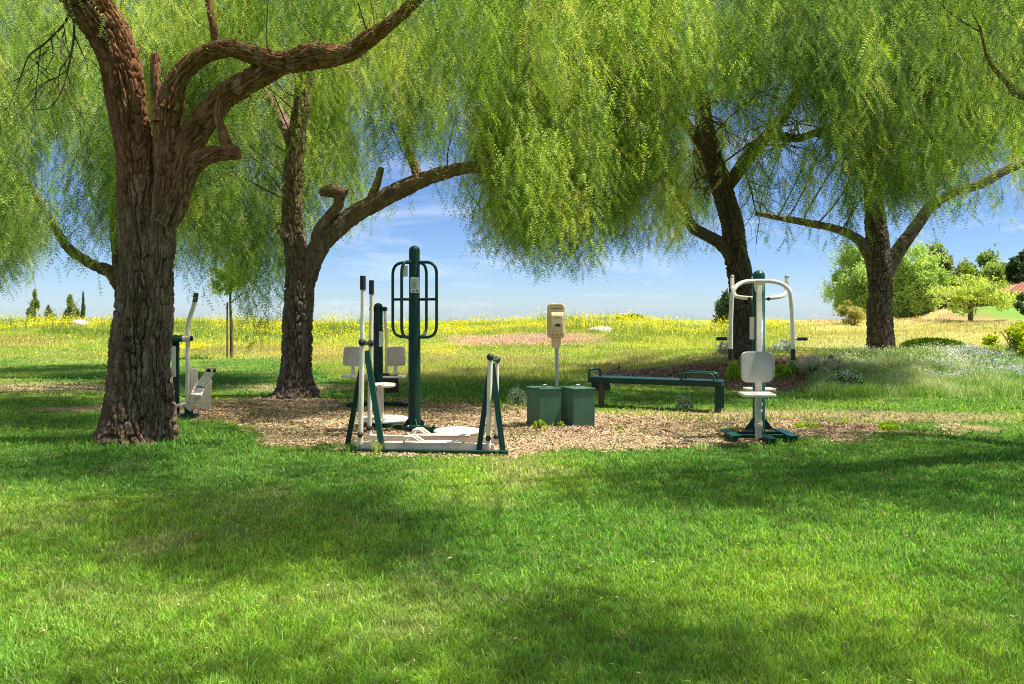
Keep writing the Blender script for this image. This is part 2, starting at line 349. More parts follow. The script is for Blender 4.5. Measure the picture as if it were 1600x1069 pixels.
# longer grass at the foot of the big tree
tb = np.hypot(X+4.15, Y-8.9); h *= 1+0.9*np.exp(-((tb-0.55)/0.28)**2)
wd = 0.0042*np.clip(Y/4.3, 0.85, 6)*rng.uniform(0.7, 2.2, n)
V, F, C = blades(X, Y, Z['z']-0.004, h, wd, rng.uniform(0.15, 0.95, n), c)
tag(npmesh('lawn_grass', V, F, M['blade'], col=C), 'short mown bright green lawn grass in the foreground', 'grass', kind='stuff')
# meadow
N = 330000
X, Y = sample_ground(N, 15, 62)
Z = zones(X, Y); t = n2(X, Y, 0.5, 3, 15)
keep = (rng.random(N) < Z['mead']*(1-Z['bed'])*(1-0.75*Z['flw'])) & ~((X > 28) & (Y > 36) & (Z['px'] > 1440))
X, Y, t = X[keep], Y[keep], t[keep]; Z = {k: v[keep] for k, v in Z.items()}; n = len(X)
c = ground_colour(X, Y, Z, True)*(0.78+0.75*rng.random(n))[:, None]
r = rng.random(n); c[r < 0.10] = np.array([0.42, 0.36, 0.17]); c[r > 0.93] *= np.array([0.6, 0.85, 1.1])
tall = sstep(26, 45, Y); cl = sstep(0.60, 0.70, n2(X, Y, 0.42, 3, 77))*sstep(28, 36, Y)*(1-sstep(1180, 1260, Z['px'])); c = c*(1-0.5*cl[:, None])+np.array([0.05, 0.10, 0.02])*0.5*cl[:, None]
h = rng.gamma(7, 0.034, n)*(0.35+0.95*tall)*(0.5+0.9*t+0.9*cl)*(1-0.45*sstep(1180, 1300, Z['px']))
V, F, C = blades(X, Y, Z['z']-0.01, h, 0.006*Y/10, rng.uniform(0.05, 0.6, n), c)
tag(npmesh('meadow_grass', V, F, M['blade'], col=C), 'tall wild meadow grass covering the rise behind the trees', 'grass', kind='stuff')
def petals(name, X, Y, Zc, size, colr, label, aspect=1.0, cat='flowers'):
    n = len(X); c0 = np.stack([X, Y, Zc], -1); a = rng.normal(size=(n, 3)); a /= np.linalg.norm(a, axis=1)[:, None]
    b_ = np.cross(a, rng.normal(size=(n, 3))); b_ /= np.linalg.norm(b_, axis=1)[:, None]
    s = size[:, None]
    V = np.stack([c0-a*s, c0+b_*s*aspect, c0+a*s, c0-b_*s*aspect], 1).reshape(-1, 3); F = np.arange(n*4).reshape(n, 4)
    return tag(npmesh(name, V, F, M['petal'], col=colr), label, cat, kind='stuff')
# mustard
N = 260000; X, Y = sample_ground(N, 23, 61, -300, 1700); Z = zones(X, Y)
yl = (0.03+1.25*sstep(0.46, 0.68, n2(X, Y, 0.25, 4, 16))*sstep(30, 48, Y))*Z['mead']
px, py = Z['px'], Z['py']
yl += 3.0*np.clip(el(px, py, 695, 566, 60, 8), 0, 1)*(0.3+n2(X, Y, 1, 2, 8))+1.0*np.clip(el(px, py, 300, 546, 40, 6), 0, 1)+0.9*np.clip(el(px, py, 960, 498, 110, 14), 0, 1)
yl += 0.8*np.clip(el(px, py, 740, 500, 150, 9), 0, 1)+0.9*np.clip(el(px, py, 120, 495, 260, 12), 0, 1)+0.9*np.clip(el(px, py, 1265, 516, 10, 4), 0, 1)
yl *= (1-0.9*sstep(1180, 1260, px))*(1-0.7*(el(px, py, 800, 540, 110, 12) > 0)); yl += 0.9*np.clip(el(px, py, 1265, 516, 12, 5), 0, 1)
keep = rng.random(N) < yl*0.62; X, Y = X[keep], Y[keep]; zz = Z['z'][keep]; n = len(X)
low = (el(Z['px'], Z['py'], 695, 566, 62, 9) > 0)[keep]
hh = np.where(low, rng.uniform(0.1, 0.3, n), rng.uniform(0.25, 0.75, n)*sstep(22, 45, Y)*(0.4+0.8*sstep(0.45, 0.75, n2(X, Y, 0.5, 3, 19)))+0.1)
col = np.array([0.72, 0.62, 0.03])*(0.75+0.4*rng.random(n))[:, None]
petals('mustard_flowers', X, Y, zz+hh, 0.00075*Y*rng.uniform(0.6, 1.2, n)+0.003, col, 'yellow mustard flowers scattered over the meadow rise')
# pink patch
N = 50000; X, Y = sample_ground(N, 25, 44, 640, 960); Z = zones(X, Y)
keep = rng.random(N) < 0.85*np.clip(1.2*el(Z['px'], Z['py'], 805, 539, 130, 13)+4.0*(fbm(np.stack([X*0.35, Y*1.1, X*0], -1), 3)-0.52), 0, 1); X, Y = X[keep], Y[keep]; n = len(X)
petals('pink_flowers', X, Y, Z['z'][keep]+rng.uniform(0.1, 0.32, n), 0.0008*Y*rng.uniform(0.5, 1.1, n), np.array([0.62, 0.36, 0.30])*(0.7+0.6*rng.random(n))[:, None], 'low band of dusty pink flowers in the meadow')
# wood chips
N = 330000; X, Y = sample_ground(N, 7.6, 22, 150, 1500); Z = zones(X, Y)
keep = rng.random(N) < (Z['mul']*0.95+Z['bed']*0.8)*(1-0.35*sstep(0.50, 0.64, n2(X, Y, 1.4, 3, 61))); X, Y = X[keep], Y[keep]; n = len(X)
bd = Z['bed'][keep] > 0.5
s1 = rng.gamma(3.2, 0.0026, n)*np.clip(Y/10, 0.9, 1.8)+0.004; s2 = s1*rng.uniform(0.25, 0.5, n)
az = rng.uniform(0, 2*math.pi, n); tl = rng.normal(0, 0.35, n)
a = np.stack([np.cos(az)*np.cos(tl), np.sin(az)*np.cos(tl), np.sin(tl)], -1)*s1[:, None]
b_ = np.stack([-np.sin(az), np.cos(az), rng.normal(0, 0.4, n)], -1)*s2[:, None]
c0 = np.stack([X, Y, Z['z'][keep]+0.008+np.abs(rng.normal(0, 0.006, n))], -1)
V = np.stack([c0-a-b_, c0+a-b_*0.6, c0+a+b_, c0-a+b_*0.7], 1).reshape(-1, 3)
r = rng.random(n)[:, None]
col = np.where(r < 0.25, np.array([0.32, 0.20, 0.11]), np.where(r < 0.75, np.array([0.47, 0.315, 0.18]), np.array([0.56, 0.41, 0.26])))*(0.75+0.5*rng.random((n, 1)))
col[bd] *= 0.62
tag(npmesh('wood_chips', V, np.arange(n*4).reshape(n, 4), M['chip'], col=col), 'loose tan wood chip mulch under the exercise machines and around the trees', 'wood chips', kind='stuff')

# ------------------------------------------------------------------ tubes and bark
def catmull(P, n):
    P = np.array(P, float); Q = np.vstack([2*P[0]-P[1], P, 2*P[-1]-P[-2]]); out = []
    segs = len(P)-1; d = np.linalg.norm(np.diff(P[:, :3], axis=0), axis=1); cum = np.concatenate([[0], np.cumsum(d)])
    s = np.linspace(0, cum[-1], n); i = np.clip(np.searchsorted(cum, s, 'right')-1, 0, segs-1); t = ((s-cum[i])/np.maximum(d[i], 1e-9))[:, None]
    p0, p1, p2, p3 = Q[i], Q[i+1], Q[i+2], Q[i+3]
    return 0.5*((2*p1)+(-p0+p2)*t+(2*p0-5*p1+4*p2-p3)*t*t+(-p0+3*p1-3*p2+p3)*t**3)
def frames(C):
    T = np.gradient(C, axis=0); T /= np.maximum(np.linalg.norm(T, axis=1)[:, None], 1e-9)
    N_ = np.zeros_like(C); u = np.cross(T[0], [0.0, 1.0, 0.1]); 
    if np.linalg.norm(u) < 1e-3: u = np.cross(T[0], [1.0, 0, 0])
    u /= np.linalg.norm(u)
    for i in range(len(C)):
        u = u-T[i]*np.dot(u, T[i]); u /= np.linalg.norm(u); N_[i] = u
    return T, N_, np.cross(T, N_)
def sweep(C, R, nseg, cap=True):
    T, A, B = frames(C); th = np.linspace(0, 2*math.pi, nseg, endpoint=False)
    V = C[:, None, :]+R[:, :, None]*(A[:, None, :]*np.cos(th)[None, :, None]+B[:, None, :]*np.sin(th)[None, :, None]) if R.ndim == 2 else \
        C[:, None, :]+R[:, None, None]*(A[:, None, :]*np.cos(th)[None, :, None]+B[:, None, :]*np.sin(th)[None, :, None])
    n = len(C); I = np.arange(n*nseg).reshape(n, nseg); J = np.roll(I, -1, axis=1)
    F = np.stack([I[:-1], J[:-1], J[1:], I[1:]], -1).reshape(-1, 4)
    V = V.reshape(-1, 3)
    if cap:
        V = np.vstack([V, C[-1]+T[-1]*0.3*np.mean(R[-1]), C[0]]); e = len(V)-2; s0 = len(V)-1
        a = I[-1]; b_ = J[-1]; F = np.vstack([F, np.stack([a[::1], b_, np.full(nseg, e), np.full(nseg, e)], -1)])
    return V, F
def tri_fix(F):
    return F
def limb(pts, px_scale=None, step=0.02, nseg=48, rough=0.10, seed=0.0, ridge=0.05, flare=None, holes=(), knots=0.12):
    """pts: list of (x,y,z,r) in metres; returns verts, faces of a barky limb"""
    P = np.array(pts, float); L = np.sum(np.linalg.norm(np.diff(P[:, :3], axis=0), axis=1)); n = max(6, int(L/step))
    Q = catmull(P, n); C = Q[:, :3]; r = np.maximum(Q[:, 3], 0.004)
    C = C+(np.stack([vnoise(np.stack([np.arange(n)*step*1.7+seed+k*31, np.zeros(n), np.zeros(n)], -1)) for k in range(3)], -1)-0.5)*(r*0.16)[:, None]*np.minimum(1, np.arange(n)/8)[:, None]
    th = np.linspace(0, 2*math.pi, nseg, endpoint=False); s = np.arange(n)*step
    TH, S = np.meshgrid(th, s); Rr = r[:, None]+0*TH
    k1 = np.maximum(Rr/ridge, 1.0)
    tw = S*0.35
    def q(k, f, sd): return np.stack([np.cos(TH+tw)*k+sd, np.sin(TH+tw)*k, S*f+sd], -1)
    lump = fbm(q(1.1, 1.6, seed), 3)-0.5
    w1 = vnoise(q(1.5, 5, seed+5))*1.2
    a1 = vnoise(np.stack([np.cos(TH+tw)*k1+seed+w1, np.sin(TH+tw)*k1, S*5.6+seed], -1))
    a2 = vnoise(np.stack([np.cos(TH+tw)*k1*2.1+seed, np.sin(TH+tw)*k1*2.1+w1, S*11+seed], -1))
    ridged = sstep(0.0, 0.24, np.abs(2*a1-1)); r2 = sstep(0.0, 0.4, np.abs(2*a2-1))
    amp = np.minimum(rough*1.9*Rr, 0.062)
    D = Rr*(1+2*knots*lump)+amp*(ridged*1.15+r2*0.5-1.5)+amp*0.4*(vnoise(q(k1.max()*2.5, 32, seed+9))-0.5)
    if flare is not None:
        zf, fs = flare       # height of the flare, strength
        e = np.exp(-s/zf)[:, None]; D = D*(1+e*fs*(0.55+0.9*np.maximum(0, np.sin(TH*3+seed))**1.0*0.6+0.5*(vnoise(q(1.6, 0.5, seed+3))-0.3)))
    T, A, B = frames(C)
    V = C[:, None, :]+D[:, :, None]*(A[:, None, :]*np.cos(TH)[:, :, None]+B[:, None, :]*np.sin(TH)[:, :, None])
    for (hx, hy, hz, hr, hzr, dep) in holes:
        dd = ((V[..., 0]-hx)/hr)**2+((V[..., 2]-hz)/hzr)**2+((V[..., 1]-hy)/0.5)**2
        V = V+np.array([0, 1.0, 0])*(dep*np.exp(-dd**1.5*1.2))[..., None]-np.array([0, 1.0, 0])*(dep*0.22*np.exp(-((np.sqrt(dd)-1.45)/0.35)**2))[..., None]
    I = np.arange(n*nseg).reshape(n, nseg); J = np.roll(I, -1, axis=1)
    F = np.stack([I[:-1], J[:-1], J[1:], I[1:]], -1).reshape(-1, 4)
    V = V.reshape(-1, 3)
    # end cap as a slightly domed fan of quads
    e = I[-1]; ctr = C[-1]; V2 = ctr+(V[e]-ctr)*0.5+T[-1]*0.18*r[-1]; V3 = np.tile(ctr+T[-1]*0.2*r[-1], (nseg, 1))+(V[e]-ctr)*0.02
    m0 = len(V); V = np.vstack([V, V2, V3]); I2 = np.arange(m0, m0+nseg); I3 = I2+nseg
    F = np.vstack([F, np.stack([e, np.roll(e, -1), np.roll(I2, -1), I2], -1), np.stack([I2, np.roll(I2, -1), np.roll(I3, -1), I3], -1)])
    return V, F, C
def join(parts):
    vs, fs, o = [], [], 0
    for p in parts:
        vs.append(p[0]); fs.append(p[1]+o); o += len(p[0])
    return np.vstack(vs), np.vstack(fs)
def ip(lst, Y0):
    """(px, py, width_px, dY) -> x, y, z, r"""
    out = []
    for q in lst:
        Y = Y0+(q[3] if len(q) > 3 else 0); v = at(q[0], q[1], Y); out.append((v.x, v.y, v.z, q[2]*0.5*Y/FPX))
    return out

# ------------------------------------------------------------------ drooping pepper foliage
SH = SUNV[:2]/SUNV[2]
DARK = [(1130, 758, 300, 34), (1330, 735, 330, 52), (1560, 742, 180, 62), (920, 752, 90, 16), (1170, 800, 60, 22), (1240, 700, 180, 12), (1080, 690, 50, 7), (1480, 690, 200, 14),
        (930, 1000, 110, 60), (1100, 1020, 130, 34), (1340, 1000, 80, 16), (1260, 1066, 150, 14), (1650, 1040, 80, 60),
        (250, 1060, 260, 26), (620, 1062, 150, 14), (760, 1040, 60, 36),
        (70, 728, 170, 34), (410, 822, 290, 42), (205, 885, 50, 16), (500, 882, 60, 12), (440, 735, 80, 11), (30, 812, 80, 30), (70, 668, 120, 22), (250, 770, 120, 16), (600, 850, 120, 18),
        (440, 636, 130, 14), (560, 632, 100, 9), (700, 645, 100, 9), (460, 678, 110, 8),
        (700, 612, 150, 9), (900, 616, 250, 15), (1180, 608, 160, 13), (780, 598, 200, 5),
        (1130, 590, 210, 24), (1300, 598, 70, 14),
        (80, 582, 130, 9), (90, 634, 140, 9), (300, 598, 60, 8), (300, 625, 60, 9), (1180, 688, 180, 7)]
def darkness(gx, gy):
    px, py = proj(gx, np.maximum(gy, 0.6), H(gx, np.maximum(gy, 0.6)))
    px = px+30*(n2(gx, gy, 1.3, 2, 81)-0.5); py = py+(py-HOR)*0.10*(n2(gx, gy, 1.3, 2, 82)-0.5)
    d = np.full(np.shape(px), -9.0)
    for (cx, cyy, rx, ry) in DARK: d = np.maximum(d, el(px, py, cx, cyy, rx, ry))
    off = (px < -60) | (px > 1660) | (py > 1110)
    return np.where(off, np.maximum(d, 0.2*(n2(gx, gy, 0.6, 2, 83)*4-1.8)), d)
HEM = np.array([(-300, 480), (0, 484), (26, 480), (45, 445), (90, 462), (160, 470), (185, 430), (280, 470), (345, 470), (372, 545), (440, 535), (450, 400), (490, 395), (525, 385), (560, 350), (620, 340), (700, 335),
                (748, 338), (764, 402), (800, 418), (872, 440), (900, 415), (960, 405), (1040, 390), (1090, 415), (1130, 405), (1180, 405), (1250, 418), (1290, 410), (1340, 395), (1420, 408), (1450, 380), (1500, 366), (1560, 356), (1600, 372), (1900, 400)], float)
GAPS = [(1215, 190, 75, 90, .62), (1270, 260, 50, 60, .4), (60, 200, 16, 22, .7), (30, 120, 18, 16, .7), (140, 300, 16, 18, .8), (70, 300, 18, 14, .7), (395, 300, 22, 18, .6), (350, 200, 12, 20, .6), (420, 60, 10, 14, .5), (560, 190, 12, 16, .6), (700, 230, 16, 12, .6), (740, 300, 20, 22, .7), (655, 130, 10, 16, .5), (760, 60, 14, 26, .6), (1090, 250, 12, 18, .6), (1240, 250, 22, 16, .7), (1130, 20, 14, 20, .6), (1010, 330, 16, 12, .6), (930, 350, 18, 12, .6), (1300, 270, 14, 20, .6), (1440, 210, 14, 18, .6), (1560, 190, 16, 24, .7), (1400, 120, 10, 14, .5), (1520, 250, 26, 14, .7), (1420, 340, 20, 18, .7), (1585, 320, 14, 30, .6), (1157, 276, 26, 16, .9), (100, 252, 32, 22, .8), (125, 345, 30, 28, .8), (140, 395, 42, 22, .8), (798, 170, 16, 26, .8), (1075, 60, 12, 40, .6), (520, 130, 16, 14, .6), (160, 480, 40, 24, .9),
        (1500, 340, 60, 26, .75), (525, 360, 26, 24, .8), (340, 430, 25, 30, .5), (1210, 360, 22, 20, .5), (1270, 380, 26, 18, .5), (860, 280, 16, 16, .5), (400, 190, 14, 16, .6), (20, 15, 30, 14, .8), (1350, 310, 20, 14, 0.5), (1230, 300, 16, 16, .6)]
CLEAR = [(120, 320, 60, 480, 9.6), (240, 470, 60, 260, 9.4), (480, 660, 0, 120, 9.3), (425, 495, 150, 640, 13.9), (480, 640, 285, 470, 13.6), (600, 760, 255, 320, 13.4), (1085, 1185, 300, 600, 19.0), (1100, 1150, 170, 300, 18.4), (1345, 1480, 345, 600, 21.6), (1480, 1590, 262, 312, 21.0), (180, 300, 280, 520, 9.6), (1180, 1320, 335, 370, 21.0)]
def strands(P, L, out, seed_tint, lod, fr_gap=0.05, K=7, w_l=0.006, leaf=0.034, frs=1.0):
    """P roots (n,3), L lengths, out (n,2) outward bow; returns leaflet triangles and twig ribbons"""
    n = len(P)
    m_ = np.maximum(3, (L/(fr_gap*lod)).astype(int)); idx = np.repeat(np.arange(n), m_)
    t = (np.concatenate([np.arange(k) for k in m_])+rng.random(len(idx)))/m_[idx]
    def path(i, t):
        b_ = (1-np.exp(-3*t))*0.34*L[i]
        sway = 0.07*np.sin(t*5+i)
        p = P[i].copy(); p[:, 0] += out[i, 0]*b_+sway; p[:, 1] += out[i, 1]*b_+0.05*np.cos(t*4+i*1.7); p[:, 2] -= L[i]*(t**1.35)
        return p
    fp = path(idx, t); nf = len(fp)
    az = rng.uniform(0, 2*math.pi, nf); sp = rng.uniform(0.35, 1.5, nf)
    fd = np.stack([np.cos(az)*sp, np.sin(az)*sp, -np.ones(nf)], -1); fd /= np.linalg.norm(fd, axis=1)[:, None]
    fl = rng.uniform(0.12, 0.24, nf)*lod**0.5*frs
    sd_ = np.cross(fd, rng.normal(size=(nf, 3))); sd_ /= np.linalg.norm(sd_, axis=1)[:, None]
    ft = np.clip(seed_tint[idx]+rng.normal(0, 0.16, nf), 0, 0.97)
    Vl, Tl = [], []
    for k in range(K):
        q = (k+0.6)/K
        c0 = fp+fd*(fl*q)[:, None]+np.array([0, 0, -1])*(fl*0.25*q*q)[:, None]
        for sg in (-1, 1):
            ll = leaf*lod**0.8*(1-0.35*q)*rng.uniform(0.75, 1.2, nf)
            d = sd_*sg*0.85+fd*0.45+np.array([0, 0, -0.30])+rng.normal(0, 0.12, (nf, 3)); d /= np.linalg.norm(d, axis=1)[:, None]
            wv = fd*(w_l*lod)
            Vl.append(np.stack([c0-wv*0.5, c0+wv*0.5, c0+d*ll[:, None]], 1)); Tl.append(np.clip(ft+rng.normal(0, 0.05, nf), 0, 0.96))
    V = np.concatenate(Vl).reshape(-1, 3); T = np.concatenate(Tl)
    # berry clusters: a few reddish leaflets
    S = 5; tt = np.linspace(0, 1, S+1); rib = []
    for a_ in range(S+1):
        p = path(np.arange(n), np.full(n, tt[a_])); rib.append(p)
    rib = np.stack(rib, 1); wv = np.zeros((n, 1, 3)); wv[:, 0, 0] = np.cos(np.arange(n)); wv[:, 0, 1] = np.sin(np.arange(n)); wv = wv*0.0022*lod*(1.25-tt)[None, :, None]
    RV = np.stack([rib-wv, rib+wv], 2).reshape(n, -1, 3)
    base = (np.arange(n)*(2*(S+1)))[:, None]; j = np.arange(S)*2
    RF = np.stack([base+j, base+j+1, base+j+3, base+j+2], -1).reshape(-1, 4)
    return V, T, RV.reshape(-1, 3), RF
def berries(P, n_each=26):
    n = len(P); i = np.repeat(np.arange(n), n_each); k = len(i)
    c = P[i]+np.stack([rng.normal(0, 0.018, k), rng.normal(0, 0.018, k), -rng.uniform(0, 0.16, k)], -1)
    a = rng.normal(size=(k, 3)); a /= np.linalg.norm(a, axis=1)[:, None]; b_ = np.cross(a, rng.normal(size=(k, 3))); b_ /= np.linalg.norm(b_, axis=1)[:, None]
    return np.stack([c-a*0.006-b_*0.004, c+a*0.006-b_*0.004, c+b_*0.008], 1).reshape(-1, 3), np.full(k, 1.0)
def hem_ok(P, L, soft=45):
    tip = P.copy(); tip[:, 2] -= L
    px, py = proj(tip[:, 0], np.maximum(tip[:, 1], 1), tip[:, 2])
    lim = np.interp(px, HEM[:, 0], HEM[:, 1])-np.minimum(rng.exponential(soft*0.4, len(P)), 140)-130*np.maximum(0, fbm(np.stack([tip[:, 0]*2.1, tip[:, 1]*0.7, tip[:, 1]*0], -1), 2)-0.44)/0.4
    zlim = CAMH-(lim-HOR)*tip[:, 1]/FPX
    return np.where(tip[:, 2] < zlim, P[:, 2]-zlim, L)
def crown(root, R, zb, zt, centre, nclump, per, lit_accept, lod, mat='leaf', limbs=None, bias=0.0, Lr=(0.6, 1.8), twigm='twig', visible_frac=0.85, use_hem=True, clear=True, rc=0.30, extra=None, density=1.0, berry=0.02, ebias=0.0, frs=1.0, fr_gap=0.05, w_l=0.0095, leafsz=0.044, K=6):
    """clumps of hanging strands filling an umbrella-shaped dome"""
    cx, cy_ = centre; C = []; tries = 0
    B = nclump*14
    x = rng.uniform(-1, 1, B); y = rng.uniform(-1, 1, B); rr = np.hypot(x, y); z = rng.uniform(0, 1, B)
    top = np.sqrt(np.maximum(0, 1-rr**2))                 # dome height at that radius
    ok = (rr < 1) & (z < top+0.12)
    # favour shell
    ok &= rng.random(B) < 0.35+0.65*sstep(0.35, 0.95, np.maximum(rr, z/np.maximum(top, 0.2)*0.9))
    Pc = np.stack([cx+x*R, cy_+y*R, zb+z*(zt-zb)], -1)[ok]
    if extra is not None: Pc = np.vstack([extra, Pc])
    px, py = proj(Pc[:, 0], np.maximum(Pc[:, 1], 1), Pc[:, 2])
    vis = (py > -90) & (px > -80) & (px < 1680)
    acc = rng.random(len(Pc)) < np.where(vis, 1.0, 1-visible_frac)
    gx = Pc[:, 0]-SH[0]*(Pc[:, 2]-0.5); gy = Pc[:, 1]-SH[1]*(Pc[:, 2]-0.5)
    dk = darkness(gx, gy)
    acc &= rng.random(len(Pc)) < np.where(dk > 0, 1.0, lit_accept)
    isx = np.zeros(len(Pc), bool)
    if extra is not None: isx[:len(extra)] = True
    if clear:
        for (x0, x1, y0, y1, ym) in CLEAR: acc &= ~((px > x0-12) & (px < x1+12) & (py > y0-45) & (py < y1) & (Pc[:, 1] < ym+0.2))
    if extra is not None: acc[:len(extra)] = True
    isx = isx[acc][:nclump]; Pc = Pc[acc][:nclump]
    n = len(Pc); i = np.repeat(np.arange(n), rng.poisson(per, n))
    off = rng.normal(size=(len(i), 3))*np.array([rc, rc, rc*0.6]); P = Pc[i]+off
    L = rng.uniform(Lr[0], Lr[1], len(i))
    if use_hem: L = hem_ok(P, L)
    px, py = proj(P[:, 0], np.maximum(P[:, 1], 1), P[:, 2]-L*0.5)
    k = L > 0.22
    for (gx_, gy_, rx, ry, pr) in GAPS: k &= ~((el(px, py, gx_, gy_, rx, ry+20) > 0) & (rng.random(len(P)) < min(0.96, pr+0.14)))
    if clear:
        for fr in (0.1, 0.5, 0.95):
            qx, qy = proj(P[:, 0], np.maximum(P[:, 1], 1), P[:, 2]-L*fr)
            for (x0, x1, y0, y1, ym) in CLEAR: k &= ~((qx > x0) & (qx < x1) & (qy > y0) & (qy < y1) & (P[:, 1] < ym) & (rng.random(len(P)) < 0.93))
    P, L, i = P[k], L[k], i[k]
    o = P[:, :2]-np.array([cx, cy_]); o = o/np.maximum(np.linalg.norm(o, axis=1)[:, None], 0.3)+rng.normal(0, 0.35, (len(P), 2))
    ctint = np.clip(rng.normal(0.44+bias, 0.25, n)+ebias*isx, 0.02, 0.88); tint = ctint[i]+rng.normal(0, 0.12, len(P))
    V, T, RV, RF = strands(P, L, o, tint, lod, w_l=w_l, leaf=leafsz, K=K, frs=frs, fr_gap=fr_gap)
    if berry > 0:
        q = P[rng.random(len(P)) < berry]; q = q-np.array([0, 0, 0.3]); BV, BT = berries(q); V = np.vstack([V, BV]); T = np.concatenate([T, BT])
    F = np.arange(len(V)).reshape(-1, 3)
    inv = -np.array(root.location)
    npmesh('crown', V+inv, F, M[mat], root, fattr=T)
    tw_parts = [(RV, RF)]
    # branchlets from the limbs to the clumps
    if limbs is not None and len(limbs):
        LP = np.vstack(limbs); parts = []; used = []
        for c_ in Pc[rng.permutation(n)[:int(n*0.5)]]:
            d = np.linalg.norm((LP-c_)*np.array([1, 1, 0.8]), axis=1)
            j = np.argmin(d+rng.random(len(d))*0.8)
            if d[j] > 5.5 or sum(np.linalg.norm(LP[j]-u_) < 0.35 for u_ in used) >= 2: continue
            used.append(LP[j])
            a = LP[j]; mid = a*0.45+c_*0.55+np.array([rng.normal(0, .15), rng.normal(0, .15), 0.22*d[j]]); end = c_+np.array([rng.normal(0, .2), rng.normal(0, .2), -0.25])
            r0 = 0.005+0.0035*d[j]
            Q = catmull([(*a, r0), (*(a*0.75+mid*0.25+rng.normal(0, .06, 3)), r0*0.85), (*mid, r0*0.6), (*(mid*0.4+c_*0.6+rng.normal(0, .08, 3)), r0*0.42), (*end, r0*0.22)], 18)
            qx, qy = proj(Q[:, 0], np.maximum(Q[:, 1], 1), Q[:, 2])
            lim = np.interp(qx, HEM[:, 0], HEM[:, 1])
            if use_hem and np.any(qy > lim-20): continue
            parts.append(sweep(Q[:, :3], Q[:, 3], 6, cap=False))
        tw_parts += parts
    V, F = join(tw_parts); npmesh('twigs', V+inv, F, M[twigm], root, smooth=True)
def put(name, parts, mat, root):
    V, F = join([p[:2] for p in parts]); return npmesh(name, V-np.array(root.location), F, M[mat], root, smooth=True)

GRP = 'pepper trees around the exercise area'
# --- big tree on the left
B1 = gp(217, 688); Y1 = 8.95
t1 = empty('pepper_tree', (B1.x, Y1, 0)); tag(t1, 'massive rough-barked pepper tree at left with hollows in its trunk', 'tree', GRP)
h1 = at(263, 612, 8.6); h2 = at(232, 636, 8.55)
trunk = limb(ip([(214, 704, 112), (214, 660, 92), (213, 600, 76), (215, 540, 72), (218, 470, 66), (218, 400, 60), (216, 330, 57), (213, 270, 56), (204, 200, 56), (189, 110, 58, -.05), (168, 55, 62, -.1), (138, 3, 68, -.2), (100, -60, 62, -.4), (60, -160, 44, -.6), (20, -300, 24, -.8)], Y1),
             step=0.014, nseg=230, rough=0.13, seed=1.3, ridge=0.034, flare=(0.28, 0.26), holes=[(h2.x, 8.55, h2.z, 0.055, 0.085, 0.22)], knots=0.09)
trunk2 = limb(ip([(246, 706, 56, -.02), (246, 660, 50), (246, 600, 48), (246, 540, 44), (249, 470, 40), (252, 400, 38), (257, 330, 38), (262, 280, 40), (260, 220, 36), (262, 170, 40), (270, 135, 34)], Y1-0.05),
              step=0.014, nseg=170, rough=0.16, seed=4.3, ridge=0.032, flare=(0.22, 0.35), holes=[(h1.x, 8.6, h1.z, 0.075, 0.11, 0.25)], knots=0.13)
put('trunk', [trunk, trunk2], 'bark', t1)
LB = limb(ip([(262, 170, 38), (270, 138, 34), (285, 112, 30), (318, 85, 28), (360, 76, 27), (400, 88, 28), (440, 98, 32), (490, 88, 38), (540, 84, 28), (575, 62, 26), (608, 38, 20), (655, -5, 18), (700, -60, 14), (740, -140, 9)], Y1-0.1), step=0.014, nseg=90, rough=0.16, seed=8, ridge=0.035, knots=0.16)
LC = limb(ip([(268, 300, 44), (280, 262, 42), (300, 215, 40), (335, 168, 38), (378, 133, 36), (415, 112, 34), (445, 100, 28)], Y1-0.02), step=0.014, nseg=100, rough=0.16, seed=12, ridge=0.038)
LD = limb(ip([(258, 352, 32), (276, 322, 32), (287, 290, 28), (300, 262, 30), (322, 246, 26), (350, 240, 24), (374, 240, 20)], Y1-0.12), step=0.012, nseg=90, rough=0.22, seed=15, ridge=0.03, knots=0.3)
LD2 = limb(ip([(362, 238, 20), (352, 218, 18), (346, 200, 15), (340, 180, 13), (345, 150, 10), (365, 128, 8)], Y1-0.12), step=0.014, nseg=50, rough=0.2, seed=16, ridge=0.03, knots=0.3)
LS = limb(ip([(247, 190, 18), (244, 150, 16), (243, 112, 15), (243, 84, 14)], Y1-0.18), step=0.014, nseg=50, rough=0.15, seed=17, ridge=0.03)
LU = limb(ip([(338, 80, 12), (333, 40, 12), (326, 0, 11), (320, -60, 9)], Y1-0.1), step=0.02, nseg=30, rough=0.15, seed=18, ridge=0.03)
LK = limb(ip([(95, -90, 36, -.3), (160, -140, 34, .3), (300, -160, 30, .8), (420, -260, 20, 1.5)], Y1), step=0.03, nseg=50, seed=19)
LN = limb([(B1.x-.6, Y1-.3, 5.3, .12), (B1.x+1.2, Y1-1.4, 6.2, .05), (B1.x+2.2, Y1-3.2, 6.9, .025), (B1.x+3.0, Y1-5.2, 7.2, .01)], step=0.03, nseg=40, seed=20)
LM = limb([(B1.x-.7, Y1-.3, 5.2, .12), (B1.x-1.0, Y1-2.0, 6.2, .05), (B1.x-0.4, Y1-4.0, 6.9, .025), (B1.x+.8, Y1-5.8, 7.2, .01)], step=0.03, nseg=40, seed=21)
for q, mt in ((LB, 'barkred'), (LC, 'barkred'), (LD, 'bark'), (LS, 'bark'), (LU, 'bark'), (LK, 'barkred'), (LN, 'barkred'), (LM, 'barkred')): put('limb', [q] if q is not LD else [LD, LD2], mt, t1)
